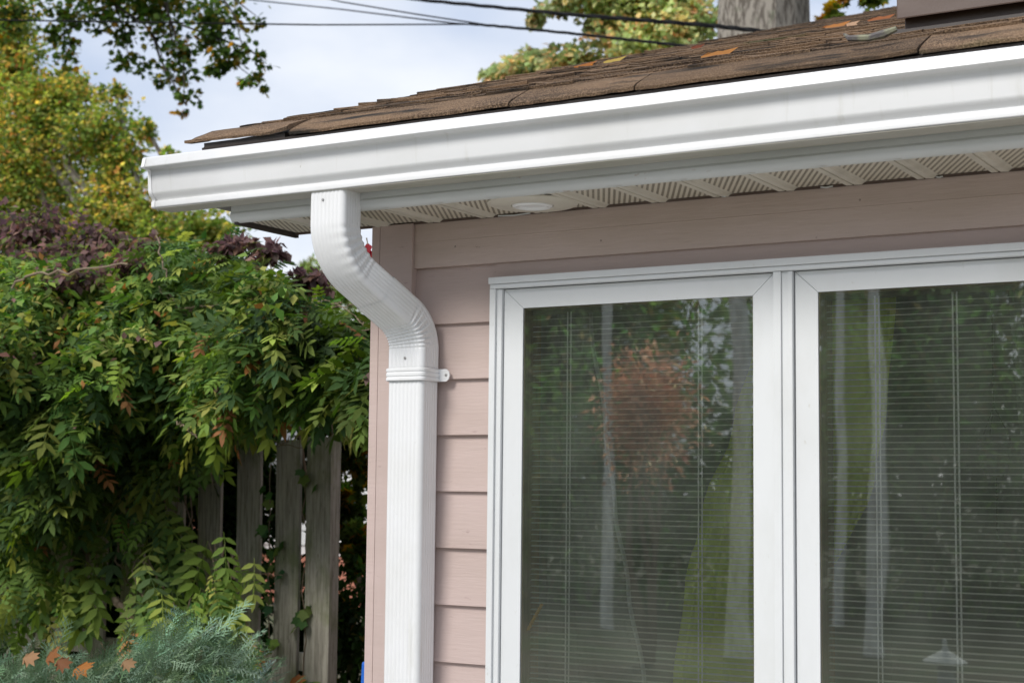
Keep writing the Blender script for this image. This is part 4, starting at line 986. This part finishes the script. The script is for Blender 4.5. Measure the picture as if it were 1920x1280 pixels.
# red creeper sprig behind the elbow
cr_ = empty('red_creeper_sprig', tuple(at(697, 620, 1.2)), 'few crimson leaves on a thin stalk showing behind the elbow of the downspout', 'plant')
for i, (px, py, a_, s_) in enumerate(((689, 455, -1.0, 0.055), (694, 468, -1.3, 0.06), (698, 478, -1.5, 0.045))):
    T, F_ = SIMPLE_T*np.array([1, 1.5, 1]), SIMPLE_F; me = mesh_np('leaf', T, F_, TLEAF, np.tile((0.30, 0.018, 0.03), (len(T), 1)))
    o_ = bpy.data.objects.new('leaf', me); link(o_, cr_); Rm = rot_from(np.array([[0.35, -0.4, a_]]), np.array([0.4]))[0]
    o_.matrix_local = Matrix.Translation(Vector(at(px, py, 1.2))-cr_.location) @ Matrix(Rm.tolist()).to_4x4() @ Matrix.Scale(s_, 4)
MB().tube([at(697, 640, 1.2), at(700, 540, 1.2), at(694, 480, 1.2), at(687, 446, 1.2)], 0.0025, 5).build('stalk', TWIG, cr_)

# ================================================================== TREES BEYOND
MG = [(0.24, 0.32, 0.08), (0.38, 0.42, 0.10), (0.72, 0.56, 0.16), (0.78, 0.48, 0.16), (0.14, 0.21, 0.06), (0.62, 0.30, 0.12)]
def maple_tone(P, c):
    k = np.clip((P[:, 2]-3.6)/2.6, 0, 1)[:, None]*0.75+0.25*(np.sin(P[:, 0]*1.7)*np.sin(P[:, 2]*2.1))[:, None]
    green = np.array([0.14, 0.22, 0.05]); m_ = (rng.random((len(P), 1)) > k*0.9+0.05); return np.where(m_, c*0.35+green*rng.uniform(0.5, 1.6, (len(P), 1))*0.65, c)
mt = empty('yellowing_maple', (-14.5, 12, 0), 'tall maple turning yellow and orange, filling the upper left', 'tree')
lob = [C(30, 130, 12, 80, 60, 70), C(20, 60, 12, 58, 60, 80), C(105, 190, 12, 75, 60, 60), C(-80, 120, 12, 140), C(70, 215, 12, 110, 90, 85), C(190, 245, 12, 80, 80, 75), C(225, 300, 12, 60, 60, 60), C(60, 340, 12, 160), C(230, 390, 12, 120, 90, 90), C(-60, 380, 12, 180), C(370, 430, 12, 80, 60, 42), C(290, 455, 12, 90, 80, 60), C(135, 170, 12.5, 55, 40, 40), C(410, 440, 12, 70, 40, 30), C(325, 288, 12, 24, 15, 13), C(275, 240, 12, 30, 25, 28), C(215, 170, 12, 28, 25, 25), C(150, 450, 12, 170, 90, 80)]
foliage_obj('crown', mt, [blob_leaves(lob, 72000, 0.070, MG, [4, 4, 3, 1.9, 3, 0.5], TLEAF, np.array([[0,0,0],[0.5,0.42,0.05],[1,0,-0.1],[0.5,-0.42,0.05]]), SIMPLE_F, shell=0.95, tone=maple_tone, per=14, spread=0.11)])
tr_ = MB(); limbs(tr_, (-14.5, 12, 0), [(-14.6, 12, 3.0)], 0.24, 0.18, 0.05); limbs(tr_, (-14.6, 12, 2.9), [c[:3] for c in lob], 0.12, 0.02, 0.3); tr_.build('trunk', BARK, mt, smooth=True)

# oak branch hanging into the sky
oak = empty('oak_tree', (-24.0, 13.0, 0), 'dark leafy oak whose drooping branch hangs over the cable at top left', 'tree')
OK = [(0.05, 0.09, 0.022), (0.085, 0.14, 0.03), (0.21, 0.18, 0.04), (0.32, 0.18, 0.04)]
bl = [(130, 30, 45, 38), (100, 65, 25, 22), (135, 80, 22, 22), (190, 25, 42, 30), (230, 65, 40, 32), (235, 110, 32, 26), (260, 128, 20, 14), (280, 20, 50, 30), (310, 60, 45, 32), (325, 130, 42, 28), (305, 150, 20, 12), (345, 95, 40, 26), (400, 30, 50, 34), (395, 70, 48, 30), (420, 110, 40, 26), (455, 95, 30, 20), (480, 45, 22, 22), (490, 115, 20, 14), (470, 150, 28, 16), (495, 160, 14, 16), (400, 130, 26, 14), (350, 180, 28, 18), (340, 205, 14, 16), (455, 152, 8, 18), (120, 110, 24, 26), (30, 20, 60, 40), (250, -25, 200, 25)]
lobs = [C(a_, b_, 9.0, r1_, r1_, r2_) for a_, b_, r1_, r2_ in bl]
foliage_obj('crown', oak, [blob_leaves(lobs, 4700, 0.074, OK, [4, 4, 1.6, 0.5], TLEAF, OAK_T, OAK_F, shell=0.98, droop=-0.7, per=5, spread=0.22)])
tr_ = MB(); start = at(300, -160, 9.0)
tr_.tube([(-24, 13, 0), (-23.5, 12.9, 5), (-22, 12.4, 9.5)], [0.42, 0.34, 0.26], 12)
tr_.tube([(-22, 12.4, 9.4), (-16.5, 10.5, 9.2), start], [0.2, 0.12, 0.05], 8); tr_.build('trunk', BARK, oak, smooth=True)
tw = MB()
for path in ([(300, -160), (240, -60), (172, 5), (155, 32), (150, 45)], [(300, -160), (310, -20), (320, 60), (330, 110), (325, 150)], [(300, -160), (205, -20), (215, 10), (235, 60), (240, 110)], [(215, 10), (270, 45), (300, 90), (310, 140)],
             [(300, -20), (320, 40), (375, 60), (420, 105), (480, 150)], [(320, 40), (345, 110), (345, 190)], [(300, -160), (400, -30), (440, 30), (455, 90)], [(400, -30), (480, 30)], [(150, 45), (120, 60), (118, 105)], [(285, 60), (300, 110), (330, 165), (350, 200)], [(375, 60), (470, 95), (500, 120)]):
    pts = [at(a_, b_, 9.0+rng.uniform(-.1, .1)) for a_, b_ in path]; m_ = len(pts); tw.tube(pts, [0.018-0.014*i/(m_-1) for i in range(m_)], 5)
tw.build('branch', DTWIG, oak)

# big trunk with limbs behind the roof
bt = empty('large_tree', (float(at(1428, 40, 12)[0]), 12.0, 0), 'broad grey barked tree trunk rising behind the roof', 'tree')
n = 26; kk = 28; tv = MB(); xc = bt.location.x
hwid = 87*depth(at(1428, 40, 12))/F_PX
for i in range(n+1):
    z = 12.0*i/n
    for j in range(kk):
        a_ = 2*PI*j/kk; rr_ = hwid*(1.25-0.05*z/2 if z < 4 else 1.15-0.03*(z-4))*0.99*(1+0.035*math.sin(a_*9+z*0.6)+0.03*math.sin(a_*5-z)+rng.normal(0, 0.008))
        rr_ = rr_/(1.15-0.03*1.5); tv.v.append((xc+rr_*math.cos(a_), 12+rr_*math.sin(a_), z))
for i in range(n):
    for j in range(kk): tv.f.append((i*kk+j, i*kk+(j+1) % kk, (i+1)*kk+(j+1) % kk, (i+1)*kk+j))
tv.build('trunk', BARK, bt, smooth=True)
GY = [(0.34, 0.42, 0.20), (0.46, 0.52, 0.27), (0.68, 0.56, 0.28), (0.70, 0.42, 0.22), (0.24, 0.31, 0.13)]
foliage_obj('crown', bt, [blob_leaves([C(1600, 10, 12.5, 60, 60, 35), C(1560, 30, 12.5, 40, 40, 25), C(1640, -10, 12.5, 70, 60, 40), C(1590, 40, 13, 60, 40, 18), C(1400, -330, 12, 320, 200, 130), C(1750, -300, 12, 260, 200, 130)], 2600, 0.14, [(0.07, 0.12, 0.025), (0.12, 0.17, 0.03), (0.45, 0.30, 0.05), (0.42, 0.19, 0.04)], [4, 3, 2, 1], TLEAF, OAK_T, OAK_F, shell=0.95)])
tr_ = MB(); limbs(tr_, (xc, 12, 10.2), [at(1600, -20, 12.5), at(1400, -330, 12), at(1750, -300, 12)], 0.16, 0.03); tr_.build('limb', BARK, bt)
t2 = empty('autumn_tree', (-8.0, 17, 0), 'green and orange autumn tree behind the roof left of the big trunk', 'tree')
lob = [C(1290, 60, 16, 80, 70, 70), C(1200, 85, 16, 90, 70, 50), C(1080, 115, 16, 70, 60, 34), C(980, 130, 16, 55, 50, 22), C(930, 140, 16, 26, 30, 22), C(1000, 110, 16.5, 45, 30, 20), C(1150, 40, 16, 60, 50, 30), C(1250, 10, 16, 100, 60, 50), C(1060, 5, 15.5, 70, 40, 20), C(1000, 35, 15.5, 26, 20, 18), C(1180, -20, 16, 150, 90, 40), C(1330, 120, 16, 60, 40, 30)]
def auttone(P, c): 
    f_ = np.clip(np.sin(P[:, 0:1]*1.9+0.6)*np.cos(P[:, 2:3]*2.3), -1, 1); return c*(1+0.25*f_)
foliage_obj('crown', t2, [blob_leaves(lob, 15000, 0.10, GY, [3, 3.5, 2.2, 1.3, 1.5], TLEAF, np.array([[0,0,0],[0.5,0.42,0.05],[1,0,-0.1],[0.5,-0.42,0.05]]), SIMPLE_F, shell=0.98, tone=auttone, per=12, spread=0.13)])
tr_ = MB(); limbs(tr_, (-8, 17, 0), [(-8.1, 17, 5.2)], 0.2, 0.13, 0.03); limbs(tr_, (-8.1, 17, 5.0), [c[:3] for c in lob[:6]], 0.05, 0.008, 0.2); tr_.build('trunk', DTWIG, t2)
t3 = empty('pale_distant_tree', (-24, 28, 0), 'small pale green distant tree glimpsed left of the elbow', 'tree')
foliage_obj('crown', t3, [blob_leaves([C(580, 510, 28, 32, 32, 32), C(620, 540, 28, 36, 32, 30), C(560, 560, 28, 40, 32, 30), C(660, 560, 28, 50, 32, 40), C(600, 620, 28, 90, 50, 60)], 5200, 0.16, [(0.26, 0.33, 0.12), (0.18, 0.25, 0.08), (0.36, 0.36, 0.14)], [2, 2, 1], TLEAF, shell=0.95)])
p = at(590, 600, 28); tr_ = MB(); limbs(tr_, (p[0], 28, 0), [at(580, 510, 28), at(620, 540, 28), at(660, 570, 28)], 0.16, 0.03); tr_.build('trunk', BARK, t3)
t3.location.x += 0
# green trees at mid distance, low, closing the horizon
hz = [(-22, 22, 3.0, 3.4, 'dark green tree far behind the fence, left one of the low row'), (-16.5, 24, 2.6, 3.0, 'dark green tree far behind the fence, middle one of the low row')]
for (x_, y_, r_, h_, lb) in hz:
    t_ = empty('background_tree', (x_, y_, 0), lb, 'tree', 'low green trees in the distance')
    foliage_obj('crown', t_, [blob_leaves([(x_, y_, h_*0.62, r_, r_, h_*0.5), (x_+1, y_, h_*0.4, r_, r_*0.8, h_*0.4)], 5000, 0.2, DG+[(0.12, 0.16, 0.03)], [2, 4, 4, 1, 2], TLEAF, shell=0.8)])
    tr_ = MB(); tr_.tube([(x_, y_, 0), (x_, y_, h_*0.7)], [0.15, 0.08], 8); tr_.build('trunk', BARK, t_)

# neighbour's house: white boards above an orange brick base, seen through gaps
nb = empty('neighbour_house', (-11.5, 16, 0), 'white house with orange brick base glimpsed through gaps right of the fence', 'house')
nx0, nx1 = float(at(380, 950, 14)[0]), float(at(760, 950, 14)[0])
zt_ = float(at(650, 905, 14)[2]); zbk = float(at(650, 1045, 14)[2])
MB().box(nx0, nx1, 14, 17, zbk+0.02, zt_+0.5).build('wall', mat('white_house_paint', (0.72, 0.72, 0.72), 0.6), nb)
for k in range(8): MB().box(nx0, nx1, 13.975, 13.9995, zbk+0.15+k*0.2, zbk+0.34+k*0.2).build('clapboard', MATS['white_house_paint'], nb)
br = MB().box(nx0-0.03, nx1+0.03, 13.9, 17, -0.1, zbk).build('brick_base', mat('orange_brick', (0.48, 0.19, 0.12), 0.8, noise=[(30, 0.4, 0.6, (0.34, 0.13, 0.09), (1, 1, 2))]), nb)
x_b0, x_b1 = float(at(415, 1000, 14)[0]), float(at(460, 1000, 14)[0])
MB().box(x_b0-0.3, x_b1+0.25, 13.6, 13.93, 0, float(at(430, 940, 13.6)[2])).build('chimney', MATS['orange_brick'], nb)
MB().add([(nx0-0.3, 13.6, zt_+0.5), (nx1+0.3, 13.6, zt_+0.5), (nx1+0.3, 15.5, zt_+0.9), (nx0-0.3, 15.5, zt_+0.9)], [(0,1,2,3)]).build('roof', mat('grey_roofing', (0.08, 0.08, 0.085), 0.9), nb)
# blue tub
bx = at(678, 1262, 0.74); tb_ = MB()
x1_ = float(bx[0]); zt2 = float(at(684, 1240, 0.74)[2]); wdt = 0.5
tb_.add([(x1_-0.010, 0.75, zt2), (x1_+wdt, 0.75, zt2), (x1_+wdt, 1.2, zt2), (x1_-0.010, 1.2, zt2), (x1_-0.05, 0.74, 0), (x1_+wdt, 0.74, 0), (x1_+wdt, 1.22, 0), (x1_-0.05, 1.22, 0)], [(0,1,2,3),(0,4,5,1),(1,5,6,2),(2,6,7,3),(3,7,4,0),(4,7,6,5)])
tag(tb_.build('blue_tarp_bundle', mat('blue_plastic', (0.02, 0.13, 0.55), 0.4), bevel=0.01), 'bright blue plastic cover just showing left of the house corner', 'cover')

# ================================================================== CABLES
def cable(path, rad, label, twist=0.0):
    pts = []
    P = [at(a_, b_, y_) for a_, b_, y_ in path]
    for i in range(len(P)-1):
        for k in range(12): t = k/12; pts.append(P[i]*(1-t)+P[i+1]*t)
    pts.append(P[-1]); mb = MB()
    if twist:
        for ph in (0, 2.1, 4.2):
            mb.tube([p_+np.array([0, math.cos(i*twist+ph), math.sin(i*twist+ph)])*rad*1.15 for i, p_ in enumerate(pts)], rad, 6)
    else: mb.tube(pts, rad, 6)
    tag(mb.build('power_cable', CABLE), label, 'cable', 'black overhead cables')
cable([(-300, 30, 7.6), (0, 38, 7.6), (300, 43, 7.8), (600, 47, 8.6), (900, 46, 11)], 0.0085, 'level black cable running from the left edge through the oak leaves')
cable([(380, -16, 14), (467, 0, 13.6), (640, 18, 12.8), (850, 44, 11.2), (905, 48, 11)], 0.009, 'thin slanting cable, lower of the two thin ones')
cable([(600, -6, 13), (640, 4, 12.7), (780, 27, 11.8), (905, 46, 11)], 0.009, 'thin slanting cable, upper of the two thin ones')
cable([(880, 45, 11.1), (960, 52, 10.8), (1080, 64, 10.4), (1180, 75, 10), (1280, 86, 9.6), (1420, 104, 9.2)], 0.008, 'twisted black cable entering behind the roof, lower one', 0.55)
cable([(700, -14, 13), (785, 0, 12.5), (920, 13, 11.8), (1060, 27, 11), (1200, 38, 10.4), (1330, 48, 10), (1420, 58, 9.6), (1560, 75, 9.3)], 0.011, 'thick twisted black cable passing in front of the big trunk', 0.5)
# leaves and twig on the roof
def roof_at(px, py):
    d_ = at(px, py, 0.0)-CAM; d_ = d_/d_[1]
    # meet the shingle plane
    t = (roofz(0)+0.012-CAM[2]-PITCH*(0-CAM[1]) )/(d_[2]-PITCH); t = max(3.4, min(t, 9.5)); p_ = CAM+d_*t; p_[2] = roofz(p_[1])+0.018; return p_
for (px, py, s_, col, lb) in ((1352, 99, 0.12, (0.50, 0.24, 0.08), 'largest orange leaf on the shingles, midway along the roof'),
                              (1310, 88, 0.06, (0.22, 0.07, 0.04), 'small dark red leaf on the roof left of the largest orange leaf'),
                              (1570, 47, 0.13, (0.55, 0.24, 0.08), 'orange leaf on the roof below the yellow leaved twigs'),
                              (1655, 34, 0.12, (0.42, 0.16, 0.07), 'red brown leaf on the roof touching the metal curb'),
                              (1601, 44, 0.06, (0.62, 0.42, 0.28), 'tiny pale leaf between the two orange roof leaves'),
                              (1100, 121, 0.10, (0.42, 0.17, 0.05), 'orange leaf at the sloping roof edge, below the autumn tree'),
                              (1155, 112, 0.10, (0.55, 0.42, 0.12), 'yellow leaf at the sloping roof edge, below the autumn tree')):
    fallen(roof_at(px, py), s_, col, (1, 0.4, 0.30), rng.uniform(0.5, 0.9), lb, 1.8)
tp = roof_at(1640, 78); tw_ = MB()
tw_.tube([tp+np.array([-0.07, 0, 0.016]), tp+np.array([-0.055, -0.01, 0.002]), tp+np.array([-0.01, -0.01, -0.003]), tp+np.array([0.02, 0, 0.004]), tp+np.array([0.05, 0, 0.012])], [0.003, 0.007, 0.008, 0.010, 0.006], 7)
tag(tw_.build('curled_twig', mat('lichen_twig', (0.22, 0.22, 0.15), 0.9, noise=[(40, 0.4, 0.6, (0.10, 0.09, 0.09), (1, 1, 1))]), smooth=True), 'grey green curled twig on the shingles before the metal curb', 'twig')

# ================================================================== GARDEN BEHIND THE VIEWER (what the panes reflect)
def mir(px, py, d_):
    p_ = at(px, py, d_); return np.array([p_[0], -p_[1], p_[2]])
def MC(px, py, d_, rp, ry=None, rz=None):
    p_ = at(px, py, d_); s_ = depth(p_)/F_PX; return (p_[0], -p_[1], p_[2], rp*s_, (ry or rp)*s_, (rz or rp)*s_)
rb = empty('red_bush', (float(mir(1215, 900, 10)[0]), -10, 0), 'rust red bush mirrored in the middle of the left pane', 'shrub')
foliage_obj('crown', rb, [blob_leaves([MC(1215, 775, 10, 88, 80, 125)], 3600, 0.07, [(0.64, 0.36, 0.25), (0.74, 0.48, 0.34), (0.48, 0.26, 0.18)], [3, 2, 1], TLEAF, shell=0.98, per=9, spread=0.2)])
tr_ = MB(); limbs(tr_, rb.location, [mir(a_, b_, 10) for a_, b_ in ((1180, 800), (1215, 720), (1250, 850), (1200, 850))], 0.05, 0.01); tr_.build('stem', TWIG, rb)
PALE = mat('pale_bark', (0.78, 0.77, 0.74), 0.8, noise=[(9, 0.45, 0.7, (0.42, 0.40, 0.37), (2, 2, 0.5))])
for i, (pa, pb, d_, rr_, lb) in enumerate((((1385, 500), (1385, 1300), 11, 0.10, 'pale trunk mirrored along the right side of the left pane'), ((1135, 560), (1140, 1300), 13, 0.07, 'thin pale trunk mirrored in the left pane beside the red bush'), ((1645, 560), (1640, 1300), 12, 0.08, 'pale trunk mirrored in the right pane over the green curtain'), ((1575, 540), (1575, 1300), 15, 0.06, 'slender pale trunk mirrored nearest the mullion in the right pane'))):
    a_, b_ = mir(*pa, d_), mir(*pb, d_); b_[2] = 0; top = a_+(a_-b_)*1.6
    t_ = empty('birch_tree', tuple(b_), lb, 'tree', 'trees behind the viewer')
    tr_ = MB(); tr_.tube([b_, (a_+b_)/2+np.array([0.05, 0, 0]), a_, top], [rr_*1.15, rr_, rr_*0.9, rr_*0.5], 10); tr_.build('trunk', PALE, t_, smooth=True)
    foliage_obj('crown', t_, [blob_leaves([(top[0], top[1], top[2], 1.6, 1.2, 1.3)], 1500, 0.12, [(0.10, 0.15, 0.03), (0.2, 0.2, 0.04)], [3, 1], TLEAF, shell=0.9)])
hg = empty('garden_hedge', (-8, -17, 0), 'tall dark garden hedge mirrored low across both panes', 'hedge')
foliage_obj('crown', hg, [blob_leaves([(x_, -17+rng.uniform(-0.6, 0.6), 1.6, 1.5, 1.0, 2.3+rng.uniform(-.3, .7)) for x_ in np.arange(-17, 4, 1.2)], 60000, 0.16, [(0.09, 0.18, 0.06), (0.14, 0.26, 0.08), (0.22, 0.34, 0.10), (0.26, 0.22, 0.10)], [3, 4, 3, 1], TLEAF, shell=0.95, per=9, spread=0.2)])
for (x_, y_, r_, h_, col, lb) in ((-14.8, -22, 3.0, 8.5, 0, 'tall dark tree mirrored in the top of the left pane, farther left'), (-7.9, -23, 2.7, 9.5, 1, 'tall green tree mirrored behind the red bush'), (-3.9, -22, 2.4, 9.0, 0, 'tall dark tree mirrored in the right pane'), (-17, -20, 3.0, 8, 1, 'tree mirrored at the far left of the left pane'), (-1.0, -21, 3.0, 9.5, 0, 'dark tree mirrored at the right end of the right pane')):
    t_ = empty('garden_tree', (x_, y_, 0), lb, 'tree', 'trees behind the viewer')
    foliage_obj('crown', t_, [blob_leaves([(x_+rng.uniform(-1, 1), y_, h_*f_, r_*s_, r_*s_, r_*s_*0.75) for f_, s_ in ((0.35, 0.9), (0.5, 1), (0.68, 0.95), (0.85, 0.7))], 24000, 0.24, [(0.12, 0.19, 0.06), (0.20, 0.29, 0.09), (0.36, 0.30, 0.10)], [3, 3, 1], TLEAF, shell=0.85)])
    tr_ = MB(); tr_.tube([(x_, y_, 0), (x_+0.1, y_, h_*0.4), (x_, y_, h_*0.85)], [0.25, 0.2, 0.08], 9); tr_.build('trunk', BARK, t_)
# stone lantern in the lawn
lp = mir(1775, 1235, 8.5); t_ = empty('stone_lantern', (lp[0], lp[1], 0), 'pale stone garden lantern mirrored at the bottom of the right pane', 'lantern')
ST = mat('pale_stone', (0.46, 0.47, 0.43), 0.8); cz = float(lp[2])
MB().lathe([(0, cz+0.16), (0.018, cz+0.14), (0.022, cz+0.10), (0.03, cz+0.07), (0.10, cz+0.03), (0.17, cz-0.01), (0.16, cz-0.03), (0.05, cz-0.03)], 16, (lp[0], lp[1], 0)).build('cap', ST, t_, smooth=True)
MB().lathe([(0.07, cz-0.03), (0.07, cz-0.2), (0.12, cz-0.22), (0.05, cz-0.26), (0.05, 0.06), (0.14, 0.05), (0.15, 0.0)], 16, (lp[0], lp[1], 0)).build('pedestal', ST, t_, smooth=True)
